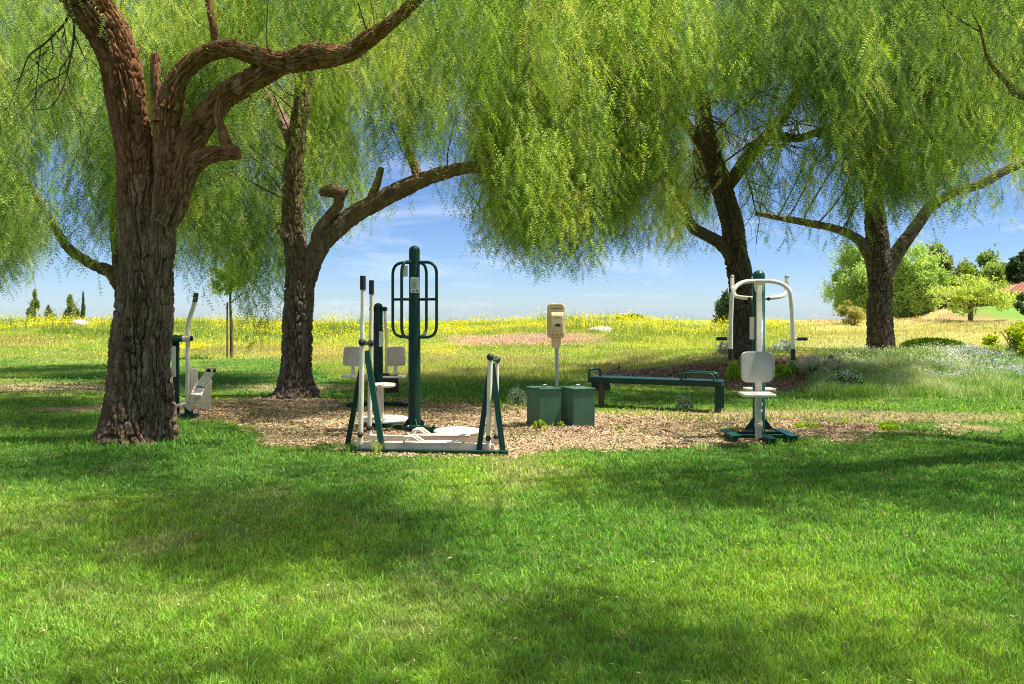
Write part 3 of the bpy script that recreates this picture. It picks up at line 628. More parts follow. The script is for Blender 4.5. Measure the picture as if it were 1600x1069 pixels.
# bare dead twigs drooping at the left of the trunk
def twigtree(start, dirs, depth, r, length, parts, rs):
    a = np.array(start); d = np.array(dirs, float); P = [(*a, r)]; n = 7
    kids = []
    for k in range(n):
        d = d+rs.normal(0, 0.18, 3)+np.array([0, 0, -0.10]); d /= np.linalg.norm(d); a = a+d*length/n; P.append((*a, r*(1-0.6*(k+1)/n)))
        if depth > 0 and rs.random() < 0.75 and k > 0: kids.append((a.copy(), d+rs.normal(0, 0.7, 3)*np.array([1, .5, .6]), r*(1-0.5*k/n)*0.7))
    Q = catmull(P, 16); parts.append(sweep(Q[:, :3], Q[:, 3], 5, cap=False))
    for (p_, dd, rr) in kids: twigtree(p_, dd/np.linalg.norm(dd), depth-1, rr, length*0.55, parts, rs)
rs = np.random.default_rng(3); parts = []
s0 = at(112, 15, Y1-0.25)
Q = catmull([(*s0, .016), (*at(98, 40, Y1-.3), .014), (*at(70, 68, Y1-.4), .011), (*at(45, 88, Y1-.5), .009), (*at(32, 120, Y1-.55), .006), (*at(16, 128, Y1-.6), .004)], 40); parts.append(sweep(Q[:, :3], Q[:, 3], 6, False))
Q2 = catmull([(*s0, .016), (*at(116, 50, Y1-.3), .013), (*at(108, 100, Y1-.35), .011), (*at(97, 140, Y1-.4), .008), (*at(78, 168, Y1-.4), .006), (*at(50, 172, Y1-.4), .004)], 40); parts.append(sweep(Q2[:, :3], Q2[:, 3], 6, False))
for q in (Q, Q2):
    for k in range(8, 38, 6): twigtree(q[k, :3], (rs.normal(0, .6), rs.normal(0, .4), -0.8), 2, q[k, 3]*0.7, 0.55, parts, rs)
V, F = join(parts); npmesh('dead_branch', V-np.array(t1.location), F, M['twig'], t1, smooth=True)
# overhead clumps that shade the lawn
def overhead(n, xlim, zlo, zhi, ylim=(1.0, 9.6), pymax=30):
    out = []
    while len(out) < n:
        px = rng.uniform(-150, 1750, 4000); py = rng.uniform(640, 1120, 4000)
        Yg = CAMH*FPX/(py-HOR); Xg = (px-800)*Yg/FPX
        d = darkness(Xg, Yg) > 0.45; z = rng.uniform(zlo, zhi, 4000); X = Xg+SH[0]*z; Yy = Yg+SH[1]*z
        qx, qy = proj(X, Yy, z-0.9); ok = d & (X > xlim[0]) & (X < xlim[1]) & (qy < pymax) & (Yy > ylim[0]) & (Yy < ylim[1]) & (rng.random(4000) < Yg/9)
        out += list(np.stack([X, Yy, z], -1)[ok])
    return np.array(out[:n])
ex1 = overhead(72, (-9, 1.1), 4.6, 7.2)
L1 = [trunk[2][150:], LB[2], LK[2], LN[2], LM[2]]
fr = []                      # fringe hanging into the top of the picture
for (px, py, dy) in [(20, -60, 1.2), (60, -70, .3), (170, -90, -.4), (300, -60, .6), (350, -40, 1.0), (400, -50, .5), (460, -40, .8), (540, -60, .5), (620, -60, .3), (700, -70, 0), (760, -60, -.2), (420, -20, 1.6), (330, 10, 1.8), (500, 10, 1.6), (580, 0, 1.2), (380, 20, 1.6), (240, -20, 1.6), (290, 10, 1.5), (820, -70, 0), (660, -30, .8), (270, 40, 1.2), (350, 20, 1.3), (450, 20, 1.4), (520, 40, 1.2), (600, 40, .9), (690, 10, .6), (760, -10, .5), (830, -20, .4), (30, 60, 1.4), (80, 10, 1.2), (900, -40, .3), (430, 150, 1.9), (20, 150, 2.0)]:
    fr.append(at(px, py, Y1+dy))
crown(t1, 5.6, 4.6, 8.2, (B1.x+0.4, Y1-0.6), 60+len(ex1)+len(fr), 17, 0.03, 1.0, limbs=L1, extra=np.vstack([ex1, np.array(fr)]), use_hem=False, Lr=(0.45, 1.0), visible_frac=0.3, bias=0.02, rc=0.34, frs=1.55, fr_gap=0.085, K=11, leafsz=0.046)

# --- second tree
Y2 = 13.35; B2 = gp(460, 620)
t2 = empty('pepper_tree', (B2.x, Y2, 0)); tag(t2, 'pepper tree forking low behind the mulch with a long limb reaching right', 'tree', GRP)
tr = limb(ip([(461, 628, 68), (462, 600, 52), (464, 560, 46), (466, 500, 46), (468, 440, 44), (462, 395, 36), (456, 340, 32), (459, 280, 30), (463, 220, 27), (473, 150, 24), (483, 80, 21), (490, 10, 20), (500, -80, 15)], Y2), step=0.018, nseg=120, rough=0.14, seed=22, ridge=0.034, flare=(0.22, 0.5))
put('trunk', [tr], 'bark2', t2)
l1 = limb(ip([(472, 462, 26), (480, 430, 34), (492, 398, 32), (508, 372, 30), (540, 345, 28), (590, 315, 27), (640, 290, 26), (680, 274, 22, -.1), (740, 262, 18, -.2), (800, 270, 16, -.4), (845, 285, 12, -.5)], Y2), step=0.018, nseg=72, seed=24, ridge=0.04)
l2 = limb(ip([(494, 392, 18), (496, 362, 17), (512, 340, 16), (528, 322, 16), (531, 305, 16)], Y2-.1), step=0.018, nseg=44, seed=25, knots=.2)
l2b = limb(ip([(541, 304, 16), (520, 298, 22), (500, 300, 13)], Y2-.1), step=0.016, nseg=44, seed=26, knots=.2)
l3 = limb(ip([(655, 283, 16), (645, 252, 14), (632, 215, 12), (622, 180, 10), (600, 120, 8)], Y2), step=0.02, nseg=36, seed=27)
l4 = limb(ip([(450, 372, 20), (440, 358, 15), (435, 352, 12)], Y2-.12), step=0.014, nseg=40, seed=28)
l5 = limb(ip([(745, 262, 16, -.2), (790, 200, 15, .2), (830, 140, 14, .5), (880, 60, 10, .8), (930, -30, 8, 1)], Y2), step=0.02, nseg=36, seed=29)
l6 = limb(ip([(462, 230, 22), (420, 150, 16, .8), (360, 90, 12, 1.4), (300, 30, 8, 1.8)], Y2), step=0.02, nseg=36, seed=30)
l7 = limb(ip([(575, 322, 14), (590, 285, 12), (596, 262, 10)], Y2), step=0.02, nseg=30, seed=31)
for q, mt in ((l1, 'bark2'), (l2, 'bark2'), (l3, 'barkred'), (l4, 'bark2'), (l5, 'bark2'), (l6, 'bark2'), (l7, 'bark2')): put('limb', [q] if q is not l2 else [l2, l2b], mt, t2)
LIM2 = [tr[2][120:], l1[2], l3[2], l5[2], l6[2]]
crown(t2, 4.6, 2.9, 8.3, (B2.x+1.3, Y2+1.2), 235, 23, 0.07, 1.35, limbs=LIM2, bias=0.02)
# --- third tree, right of centre
B3 = gp(1165, 576); Y3 = 18.2
t3 = empty('pepper_tree', (B3.x*Y3/B3.y, Y3, 0.15)); tag(t3, 'leaning pepper tree standing behind the machine with the square backrest', 'tree', GRP)
tr = limb(ip([(1166, 590, 46), (1165, 570, 38), (1161, 520, 34), (1158, 460, 36), (1151, 400, 35), (1142, 340, 34), (1127, 290, 32), (1110, 240, 30), (1098, 180, 26), (1092, 100, 20), (1090, 20, 14)], Y3), step=0.022, nseg=96, rough=0.14, seed=32, ridge=0.045, flare=(0.25, 0.4))
put('trunk', [tr], 'barkfar', t3)
m1 = limb(ip([(1146, 402, 24), (1125, 380, 20), (1100, 366, 18, -.3), (1080, 352, 16, -.6), (1066, 315, 12, -1), (1040, 260, 10, -1.5), (990, 200, 8, -2.2)], Y3), step=0.022, nseg=50, seed=34)
m2 = limb(ip([(1130, 300, 22), (1165, 250, 20), (1205, 205, 20), (1235, 165, 16), (1260, 110, 12, .3), (1290, 40, 8, .6)], Y3), step=0.022, nseg=50, seed=35)
m3 = limb(ip([(1108, 240, 20), (1060, 180, 15, -1), (1000, 140, 12, -2), (930, 120, 9, -3)], Y3), step=0.025, nseg=40, seed=36)
m4 = limb(ip([(1200, 208, 16), (1250, 215, 13), (1310, 190, 9, -.4), (1350, 170, 7, -.6)], Y3), step=0.025, nseg=36, seed=37)
for q in (m1, m2, m3, m4): put('limb', [q], 'barkfar', t3)
rs_ = np.random.default_rng(5); parts = []
for q in (m2, m4, m3):
    Cq = q[2]
    for k in range(12, len(Cq)-4, max(3, len(Cq)//9)): twigtree(Cq[k], (rs_.normal(0, .7), rs_.normal(-.3, .5), rs_.normal(.1, .6)), 2, 0.028, 1.25, parts, rs_)
V, F = join(parts); npmesh('dead_branches', V-np.array(t3.location), F, M['twig'], t3, smooth=True)
ex3 = []
rs = np.random.default_rng(11)
for k in range(120):
    px = rs.uniform(785, 1085); Yk = rs.uniform(12.6, 16.6); py = rs.uniform(-60, np.interp(px, HEM[:, 0], HEM[:, 1])-70); ex3.append(at(px, py, Yk))
crown(t3, 5.0, 2.9, 9.6, (B3.x*Y3/B3.y-0.2, Y3-1.2), 120+235, 22, 0.1, 1.6, limbs=[tr[2][160:], m1[2], m2[2], m3[2], m4[2]], extra=np.array(ex3), bias=-0.16, ebias=0.34)  # light painted into leaf tint: shaded inner crown darker, front clumps brighter
# --- fourth tree
Y4 = 20.3
v = at(1374, 556, Y4); t4 = empty('pepper_tree', (v.x, Y4, 0.25)); tag(t4, 'spreading pepper tree rising from the raised flower bed at right', 'tree', GRP)
tr = limb(ip([(1374, 572, 50), (1374, 550, 42), (1374, 500, 36), (1375, 450, 35), (1374, 415, 38), (1371, 380, 34), (1368, 340, 30), (1362, 280, 24), (1350, 200, 18), (1345, 100, 13)], Y4), step=0.022, nseg=96, rough=0.16, seed=42, ridge=0.045, flare=(0.3, 0.3))
put('trunk', [tr], 'barkfar', t4)
r1 = limb(ip([(1380, 432, 26), (1396, 405, 24), (1415, 375, 21), (1438, 345, 18), (1455, 322, 16), (1492, 300, 14), (1535, 286, 15), (1580, 262, 14), (1640, 240, 10)], Y4), step=0.022, nseg=50, seed=44)
r2 = limb(ip([(1366, 415, 22), (1352, 388, 18), (1335, 370, 14), (1300, 356, 12), (1250, 346, 11), (1180, 333, 8)], Y4), step=0.022, nseg=44, seed=45)
for q in (r1, r2): put('limb', [q], 'barkfar', t4)
ex4 = []
for k in range(50):
    px = rs.uniform(1440, 1660); Yk = rs.uniform(20.5, 23.5); py = rs.uniform(-60, np.interp(px, HEM[:, 0], HEM[:, 1])-60); ex4.append(at(px, py, Yk))
crown(t4, 5.2, 3.1, 10.2, (v.x-0.2, Y4-0.6), 50+240, 22, 0.06, 1.8, limbs=[tr[2][130:], r1[2], r2[2]], extra=np.array(ex4), bias=0.0, ebias=0.15)
# --- fifth tree, behind the big trunk
Y5 = 17.0; v = at(200, 590, Y5); t5 = empty('pepper_tree', (v.x, Y5, 0)); tag(t5, 'pepper tree mostly hidden behind the massive left trunk, mossy limb arching left', 'tree', GRP)
tr = limb(ip([(208, 596, 44), (206, 540, 38), (202, 480, 36), (196, 430, 34), (190, 380, 30), (186, 320, 26), (190, 240, 20), (200, 140, 14), (205, 40, 10)], Y5), step=0.025, nseg=70, rough=0.14, seed=52, flare=(.25, .4))
put('trunk', [tr], 'barkfar', t5)
q1 = limb(ip([(188, 445, 24), (172, 425, 20), (150, 416, 16), (125, 402, 15), (104, 385, 14), (96, 372, 12), (70, 330, 10, -.4), (40, 280, 8, -.8)], Y5), step=0.022, nseg=44, seed=53)
q2 = limb(ip([(190, 390, 20), (240, 330, 15), (300, 300, 11, -.3), (360, 300, 8, -.6)], Y5), step=0.025, nseg=40, seed=54)
for q in (q1, q2): put('limb', [q], 'barkfar', t5)
ex5 = []
for k in range(70):
    px = rs.uniform(-60, 60) if k < 40 else rs.uniform(285, 445); Yk = rs.uniform(14.2, 17.5); py = rs.uniform(60, np.interp(px, HEM[:, 0], HEM[:, 1])-70); ex5.append(at(px, py, Yk))
crown(t5, 5.0, 3.0, 9.3, (v.x-0.2, Y5-0.2), 70+175, 22, 0.06, 1.55, mat='leafcool', limbs=[tr[2][130:], q1[2], q2[2]], extra=np.array(ex5), bias=0.03)
# --- sixth tree, its trunk outside the frame on the right
t6 = empty('pepper_tree', (7.6, 8.4, 0)); tag(t6, 'near pepper tree whose dark boughs hang into the top right corner', 'tree', GRP)
tr = limb([(7.6, 8.4, -.1, .42), (7.5, 8.4, 1.0, .34), (7.3, 8.3, 2.4, .32), (7.0, 8.1, 3.8, .26), (6.4, 7.8, 5.2, .2), (5.6, 7.2, 6.6, .12)], step=0.03, nseg=90, seed=62, flare=(.3, .4))
put('trunk', [tr], 'bark', t6)
b1 = limb([(7.2, 8.3, 2.9, .2), (6.9, 9.2, 3.9, .12), (*at(1600, 150, 9.6), .05), (*at(1575, 130, 9.6), .035), (*at(1545, 95, 9.5), .02), (*at(1530, 40, 9.4), .012)], step=0.02, nseg=36, seed=63)
b2 = limb([(6.9, 8.1, 4.0, .1), (5.4, 7.6, 5.4, .07), (3.8, 7.2, 6.4, .035), (2.2, 6.6, 6.9, .015)], step=0.03, nseg=36, seed=64)
b3 = limb([(7.0, 8.1, 3.9, .08), (6.6, 6.6, 5.2, .05), (6.0, 5.0, 6.4, .025), (5.0, 4.0, 6.8, .012)], step=0.03, nseg=36, seed=65)
for q in (b1, b2): put('limb', [q], 'bark', t6)
ex6 = overhead(112, (0.5, 10), 4.6, 7.0)
fr = [at(px, py, Yk) for (px, py, Yk) in [(1590, -30, 9.4), (1560, 20, 9.6), (1620, 60, 9.2), (1580, 60, 9.8), (1500, -40, 9.5), (1640, 130, 9.5), (1530, 20, 9.9), (1450, -60, 9.6), (1540, 100, 10.2), (1600, 140, 10.2), (1380, -60, 9.8), (1300, -60, 10), (1200, -70, 10), (1110, -70, 9.8), (980, -60, 10), (1490, 30, 10.2), (1420, -10, 10.3), (1340, -10, 10.4)]]
crown(t6, 4.5, 4.6, 8.0, (6.4, 7.4), 40+len(ex6)+len(fr), 17, 0.03, 1.0, limbs=[tr[2][90:], b1[2], b2[2]], extra=np.vstack([ex6, np.array(fr)]), use_hem=False, Lr=(0.45, 1.0), visible_frac=0.3, bias=-0.08, rc=0.34, frs=1.55, fr_gap=0.085, K=11, leafsz=0.046, mat='leafcool')

# ------------------------------------------------------------------ mesh builder for the machines
class MB:
    def __init__(s): s.v = []; s.f = []; s.s = []; s.n = 0
    def add(s, V, F, smooth=True):
        V = np.asarray(V, float); s.v.append(V); s.f += [tuple(int(a)+s.n for a in q) for q in F]; s.s += [smooth]*len(F); s.n += len(V)
        return s
    def tube(s, pts, r, n=14, caps=True, rad=None, close=False):
        C = np.array(pts, float)
        R = np.full(len(C), r) if np.isscalar(r) else np.array(r, float)
        if close:
            C = np.vstack([C, C[:1]]); R = np.append(R, R[0])
        T = np.zeros_like(C); T[1:-1] = C[2:]-C[:-2]; T[0] = C[1]-C[0]; T[-1] = C[-1]-C[-2]
        if close: T[0] = T[-1] = C[1]-C[-2]
        T /= np.linalg.norm(T, axis=1)[:, None]
        u = np.cross(T[0], [0.13, 0.2, 1.0]) if abs(T[0][2]) < 0.9 else np.cross(T[0], [1, 0.1, 0]); u /= np.linalg.norm(u)
        th = np.linspace(0, 2*math.pi, n, endpoint=False); rows = []
        for i in range(len(C)):
            u = u-T[i]*np.dot(u, T[i]); u /= np.linalg.norm(u); w_ = np.cross(T[i], u)
            rows.append(C[i]+R[i]*(np.cos(th)[:, None]*u+np.sin(th)[:, None]*w_))
        V = np.vstack(rows); m = len(C); F = []
        for i in range(m-1):
            for j in range(n):
                a = i*n+j; b_ = i*n+(j+1) % n; F.append((a, b_, b_+n, a+n))
        s.add(V, F, True)
        if caps and not close:
            s.add(rows[0], [tuple(range(n))[::-1]], False); s.add(rows[-1], [tuple(range(n))], False)
        return s
    def bar(s, a, b_, r, n=14): return s.tube([a, b_], r, n)
    def bend(s, pts, r, rad=0.08, n=12, k=6, close=False):
        """tube through corner points with rounded corners"""
        P = [Vector(p) for p in pts]; out = []; m = len(P)
        for i in range(m):
            if not close and i in (0, m-1): out.append(P[i]); continue
            a, b_, c = P[i-1], P[i], P[(i+1) % m]; d1 = (a-b_); d2 = (c-b_); q = min(rad, d1.length*.49, d2.length*.49)
            s0 = b_+d1.normalized()*q; s1 = b_+d2.normalized()*q
            for j in range(k+1):
                t = j/k; out.append(s0*(1-t)**2+b_*2*t*(1-t)+s1*t*t)
        return s.tube([tuple(o) for o in out], r, n, close=close)
    def lathe(s, prof, c, axis=(0, 0, 1), n=24):
        ax = Vector(axis).normalized(); q = ax.to_track_quat('Z', 'Y'); th = np.linspace(0, 2*math.pi, n, endpoint=False); rows = []
        for (r, z) in prof:
            for t in th:
                v = q @ Vector((r*math.cos(t), r*math.sin(t), z)); rows.append((v.x+c[0], v.y+c[1], v.z+c[2]))
        F = []
        for i in range(len(prof)-1):
            for j in range(n):
                a = i*n+j; b_ = i*n+(j+1) % n; F.append((a, b_, b_+n, a+n))
        s.add(rows, F, True)
        if prof[0][0] > 1e-4: s.add(rows[:n], [tuple(range(n))[::-1]], False)
        if prof[-1][0] > 1e-4: s.add(rows[-n:], [tuple(range(n))], False)
        return s
    def box(s, c, size, rz=0.0, rx=0.0, ry=0.0):
        mt = Matrix.Translation(c) @ Matrix.Rotation(rz, 4, 'Z') @ Matrix.Rotation(ry, 4, 'Y') @ Matrix.Rotation(rx, 4, 'X')
        x, y, z = [q/2 for q in size]
        V = [tuple(mt @ Vector((sx*x, sy*y, sz*z))) for sz in (-1, 1) for sx, sy in ((-1, -1), (1, -1), (1, 1), (-1, 1))]
        return s.add(V, [(3, 2, 1, 0), (4, 5, 6, 7), (0, 1, 5, 4), (1, 2, 6, 5), (2, 3, 7, 6), (3, 0, 4, 7)], False)
    def bar4(s, a, b_, wx, wy, up=(0, 0, 1)):
        """rectangular bar from a to b"""
        a = Vector(a); b_ = Vector(b_); d = (b_-a).normalized(); u = Vector(up); 
        if abs(d.dot(u)) > 0.95: u = Vector((0, 1, 0))
        x = d.cross(u).normalized(); y = x.cross(d).normalized()
        V = [tuple(p+x*sx*wx/2+y*sy*wy/2) for p in (a, b_) for sx, sy in ((-1, -1), (1, -1), (1, 1), (-1, 1))]
        return s.add(V, [(3, 2, 1, 0), (4, 5, 6, 7), (0, 1, 5, 4), (1, 2, 6, 5), (2, 3, 7, 6), (3, 0, 4, 7)], False)
    def plate(s, c, wdt, hgt, th, rad, mt=None, k=6, round_=0.006):
        """rounded rectangle (local x,z) extruded along local y, softly rounded rim"""
        out = []
        for (cx, cz, a0) in ((wdt/2-rad, hgt/2-rad, 0), (-wdt/2+rad, hgt/2-rad, 90), (-wdt/2+rad, -hgt/2+rad, 180), (wdt/2-rad, -hgt/2+rad, 270)):
            for j in range(k+1):
                a = math.radians(a0+90*j/k); out.append((cx, cz, math.cos(a), math.sin(a)))
        n = len(out); M_ = Matrix.Translation(c) @ (mt if mt else Matrix.Identity(4)); rows = []
        for (dy, sh) in ((-th/2, round_), (-th/2+round_*0.3, round_*0.3), (-th/2+round_, 0), (th/2-round_, 0), (th/2-round_*0.3, round_*0.3), (th/2, round_)):
            rows.append([tuple(M_ @ Vector((x+nx*(rad-sh), dy, z+nz*(rad-sh)))) for (x, z, nx, nz) in out])
        V = [p for r in rows for p in r]; F = []
        for i in range(5):
            for j in range(n):
                a = i*n+j; b_ = i*n+(j+1) % n; F.append((a, b_, b_+n, a+n))
        s.add(V, F, True); s.add(rows[0], [tuple(range(n))[::-1]], False); s.add(rows[-1], [tuple(range(n))], False)
        return s
    def ball(s, c, r, n=16, sq=1.0):
        prof = [(r*math.sin(math.pi*i/8)+(1e-5), -r*sq*math.cos(math.pi*i/8)) for i in range(9)]; return s.lathe(prof, c, n=n)
    def build(s, name, mat, parent=None, bevel=0.0):
        me = bpy.data.meshes.new(name); me.from_pydata([tuple(v) for v in np.vstack(s.v)], [], s.f)
        me.polygons.foreach_set('use_smooth', s.s); me.update()
        import bmesh
        bm = bmesh.new(); bm.from_mesh(me); bmesh.ops.recalc_face_normals(bm, faces=bm.faces); bm.to_mesh(me); bm.free()
        me.materials.append(M[mat] if isinstance(mat, str) else mat)
        o = bpy.data.objects.new(name, me); COL.objects.link(o)
        if parent:
            o.parent = parent
            inv = Matrix.Translation(-parent.location) if parent.type == 'EMPTY' else Matrix.Identity(4)
            if parent.type == 'EMPTY': me.transform(inv)
            else: o.matrix_parent_inverse = Matrix.Identity(4)
        if bevel > 0:
            md = o.modifiers.new('bevel', 'BEVEL'); md.width = bevel; md.segments = 2; md.limit_method = 'ANGLE'; md.angle_limit = math.radians(50)
        return o
def sub(mb, name, mat, part, root, bevel=0.0):
    o = mb.build(name, mat, None, bevel); o.data.transform(Matrix.Translation(-root.location)); o.parent = part; return o
def P3(px, py, Y): return tuple(at(px, py, Y))
def dome(r, h0, h1, k=7): return [(r, h0), (r, h1)]+[(r*math.cos(math.pi/2*i/k)+1e-5, h1+r*0.92*math.sin(math.pi/2*i/k)) for i in range(1, k+1)]
def sheet_lines(mb, c, rz, w_, h_, rows, seed):
    """printed text lines as thin raised strips on a notice facing -y after rotation rz"""
    rs = np.random.default_rng(seed); R_ = Matrix.Rotation(rz, 4, 'Z')
    for k in range(rows):
        z = h_/2-(k+1)*h_/(rows+1); x0 = -w_/2*0.85; lw = w_*rs.uniform(0.5, 0.85)
        v = R_ @ Vector((x0+lw/2, 0, z)); mb.box((c[0]+v.x, c[1]+v.y, c[2]+v.z), (lw, 0.003, h_/(rows+1)*0.33), rz)

# ---- waist twister with hooped hand rails
y0 = 9.72; bx = (646-800)*y0/FPX; gz = 0.0
tw = empty('waist_twister', (bx, y0, 0)); tag(tw, 'dark green domed post with hooped hand rails above standing twist discs', 'exercise machine')
MB().lathe([(0.078, -0.05), (0.074, 1.0), (0.068, 1.6)]+[(r, z) for r, z in dome(0.066, 1.62, 2.19)], (bx+0.012, y0, 0), n=28).build('post', 'dkgreen', tw)
for k, a in enumerate((22.5, 112.5)):
    a = math.radians(a); d = Vector((math.cos(a), -math.sin(a), 0)); c = Vector((bx+0.012, y0, 0)); hw_ = 0.305; zb_, zt_ = 1.135, 2.045
    mb = MB(); mb.bend([c+d*hw_+Vector((0, 0, zb_)), c+d*hw_+Vector((0, 0, zt_)), c-d*hw_+Vector((0, 0, zt_)), c-d*hw_+Vector((0, 0, zb_))], 0.0185, 0.15, 12, 8, close=True)
    mb.bar(c+d*hw_+Vector((0, 0, 1.595)), c-d*hw_+Vector((0, 0, 1.595)), 0.0165)
    mb.build('hand_rail', 'dkgreen', tw)
v = at(649.5, 446, y0); mb = MB(); mb.plate((v.x, y0-0.074, v.z), 0.108, 0.185, 0.008, 0.01, Matrix.Rotation(0.0, 4, 'Z'), round_=0.002); sg = mb.build('notice', 'sign', tw)
mb = MB(); sheet_lines(mb, (v.x, y0-0.0795, v.z+0.015), 0, 0.10, 0.13, 8, 1); sub(mb, 'print', 'ink', sg, tw)
mb = MB(); mb.box((v.x-0.02, y0-0.0795, v.z-0.072), (0.03, 0.003, 0.014)); mb.box((v.x+0.028, y0-0.0795, v.z-0.070), (0.026, 0.003, 0.02)); sub(mb, 'print', 'ink', sg, tw)
v = at(634, 424, y0+0.09); MB().plate((v.x, y0+0.06, v.z), 0.105, 0.135, 0.008, 0.01, Matrix.Rotation(math.radians(-55), 4, 'Z'), round_=0.002).build('notice', 'sign', tw)
MB().bar4((bx-0.55, y0+0.32, 0.03), (bx+0.35, y0-0.22, 0.03), 0.10, 0.05).bar4((bx-0.02, y0, 0.03), (bx+0.62, y0-0.58, 0.03), 0.09, 0.05).build('base_arm', 'dkgreen', tw, 0.004)
mb = MB()
for a in (20, 110, 200, 290):
    a = math.radians(a); d = Vector((math.cos(a), math.sin(a), 0)); c = Vector((bx+.01, y0, 0)); p = d.cross(Vector((0, 0, 1)))*0.005
    V = [c+d*0.05+p, c+d*0.15+p, c+d*0.05+Vector((0, 0, 0.14))+p, c+d*0.05-p, c+d*0.15-p, c+d*0.05+Vector((0, 0, 0.14))-p]
    mb.add([tuple(q+Vector((0, 0, .045))) for q in V], [(0, 1, 2), (5, 4, 3), (0, 3, 4, 1), (1, 4, 5, 2), (2, 5, 3, 0)], False)
mb.build('gusset', 'dkgreen', tw)
for a in range(0, 360, 60): MB().lathe([(0.013, 0), (0.013, 0.018), (0.006, 0.022)], (bx+0.012+0.125*math.cos(math.radians(a)), y0+0.125*math.sin(math.radians(a)), 0.052), n=8).build('bolt', 'steel', tw)
MB().lathe([(0.15, 0.0), (0.15, 0.05), (0.145, 0.055)], (bx+0.012, y0, 0.0), n=32).build('base_plate', 'dkgreen', tw)
c = (at(714, 677, 9.15).x, 9.15, 0); MB().lathe([(0.10, 0.01), (0.10, 0.06), (0.265, 0.062), (0.27, 0.07), (0.27, 0.082), (0.262, 0.09), (0.10, 0.092), (0.02, 0.092)], c, n=48).build('twist_disc', 'cream', tw)
MB().bar((bx-0.02, 9.55, 0.06), (c[0]-0.1, 9.3, 0.05), 0.03).ball((at(678, 0, 9.4).x, 9.4, 0.085), 0.022).build('disc_bracket', 'dkgreen', tw)
c = (at(600, 657, 10.15).x, 10.15, 0); MB().lathe([(0.10, 0.01), (0.10, 0.055), (0.30, 0.057), (0.31, 0.065), (0.31, 0.08), (0.30, 0.09), (0.10, 0.098), (0.02, 0.098)], c, n=48).build('twist_disc', 'cream', tw)
# stool of the twister
c = (at(597, 600, 10.0).x, 10.0); MB().bar4((at(594, 0, 10.).x, 10.0, 0.06), (at(594, 0, 10.).x, 10.0, 0.505), 0.075, 0.075).build('stool_column', 'cream', tw, 0.004)
MB().lathe([(0.02, 0.0), (0.165, 0.002), (0.172, 0.012), (0.172, 0.03), (0.165, 0.038), (0.02, 0.04)], (c[0], 10.0, 0.50), n=40).build('stool_seat', 'cream', tw)

# ---- air walker (two A frames, swinging arms and foot bars)
aw = empty('air_walker', (at(665, 0, 8.4).x, 8.4, 0)); tag(aw, 'low cream and green walking machine with two black-gripped upright handles nearest the lawn', 'exercise machine')
def G(px, py, dz=0.0):
    Y = (CAMH-dz)*FPX/(py-HOR); return Vector(((px-800)*Y/FPX, Y, dz))
F1, F2 = G(543, 696), G(598, 705); top = at(572, 560, 8.5)
MB().bar4(F1, at(570, 548, 8.5), 0.055, 0.04, (0, 1, 0)).build('frame_leg', 'dkgreen', aw, 0.004)
MB().bar4(F2, at(573, 548, 8.42), 0.06, 0.045, (0, 1, 0)).build('frame_leg', 'green', aw, 0.004)
F3, F4 = G(748, 706), G(786, 708)
MB().bar4(F3, at(766, 570, 8.44), 0.055, 0.04, (0, 1, 0)).build('frame_leg', 'dkgreen', aw, 0.004)
MB().bar4(F4, at(769, 568, 8.36), 0.06, 0.045, (0, 1, 0)).build('frame_leg', 'dkgreen', aw, 0.004)
MB().bar4(G(553, 706)+Vector((0, 0, .02)), G(794, 710)+Vector((0, 0, .02)), 0.07, 0.03).bar4(G(546, 697)+Vector((0, 0, .02)), G(560, 706)+Vector((0, 0, .02)), 0.06, 0.03).build('base_rail', 'dkgreen', aw, 0.004)
for (xa, xb) in ((8.30, 8.72),):
    for (px, py) in ((569, 536), (769, 562)):
        a_ = at(px-3, py, 8.30); b_ = at(px+10, py+1, 8.78)
        MB().bar(a_, b_, 0.020).build('axle', 'green', aw)
def swing(Y, handle, joint, foot, r, name='swing_arm'):
    mb = MB(); pts = ([handle] if handle else [])+[joint, foot]
    if handle: mb.bend([P3(handle[0], handle[1]+20, Y), P3(handle[0], handle[1]+55, Y), P3(joint[0], joint[1]-28, Y), P3(joint[0], joint[1], Y)], r*0.85, 0.08)
    mb.bar(P3(joint[0], joint[1], Y), P3(foot[0], foot[1], Y), r)
    o = mb.build(name, 'cream', aw)
    if handle: sub(MB().tube([P3(handle[0], handle[1], Y), P3(handle[0], handle[1]+22, Y)], r*1.12), 'grip', 'black', o, aw)
    sub(MB().lathe([(0.001, -0.05), (0.024, -0.045), (0.036, -0.028), (0.038, 0.0), (0.036, 0.02), (0.02, 0.035)], P3(joint[0], joint[1], Y-0.015), axis=(0, 1, 0), n=22), 'pivot_cap', 'dkgreen' if False else 'black', o, aw)
    sub(MB().lathe([(0.001, -0.042), (0.022, -0.036), (0.029, -0.02), (0.029, 0.02)], P3(foot[0], foot[1]-15, Y-0.018), axis=(0, 1, 0), n=20), 'pivot_cap', 'black', o, aw)
swing(8.30, (567, 431), (566, 535), (563, 694), 0.027)
swing(8.72, (580.5, 438), (579.5, 536), (577, 684), 0.025)
swing(8.30, None, (766, 558), (763, 700), 0.027)
swing(8.72, None, (776.5, 562), (775, 697), 0.023)
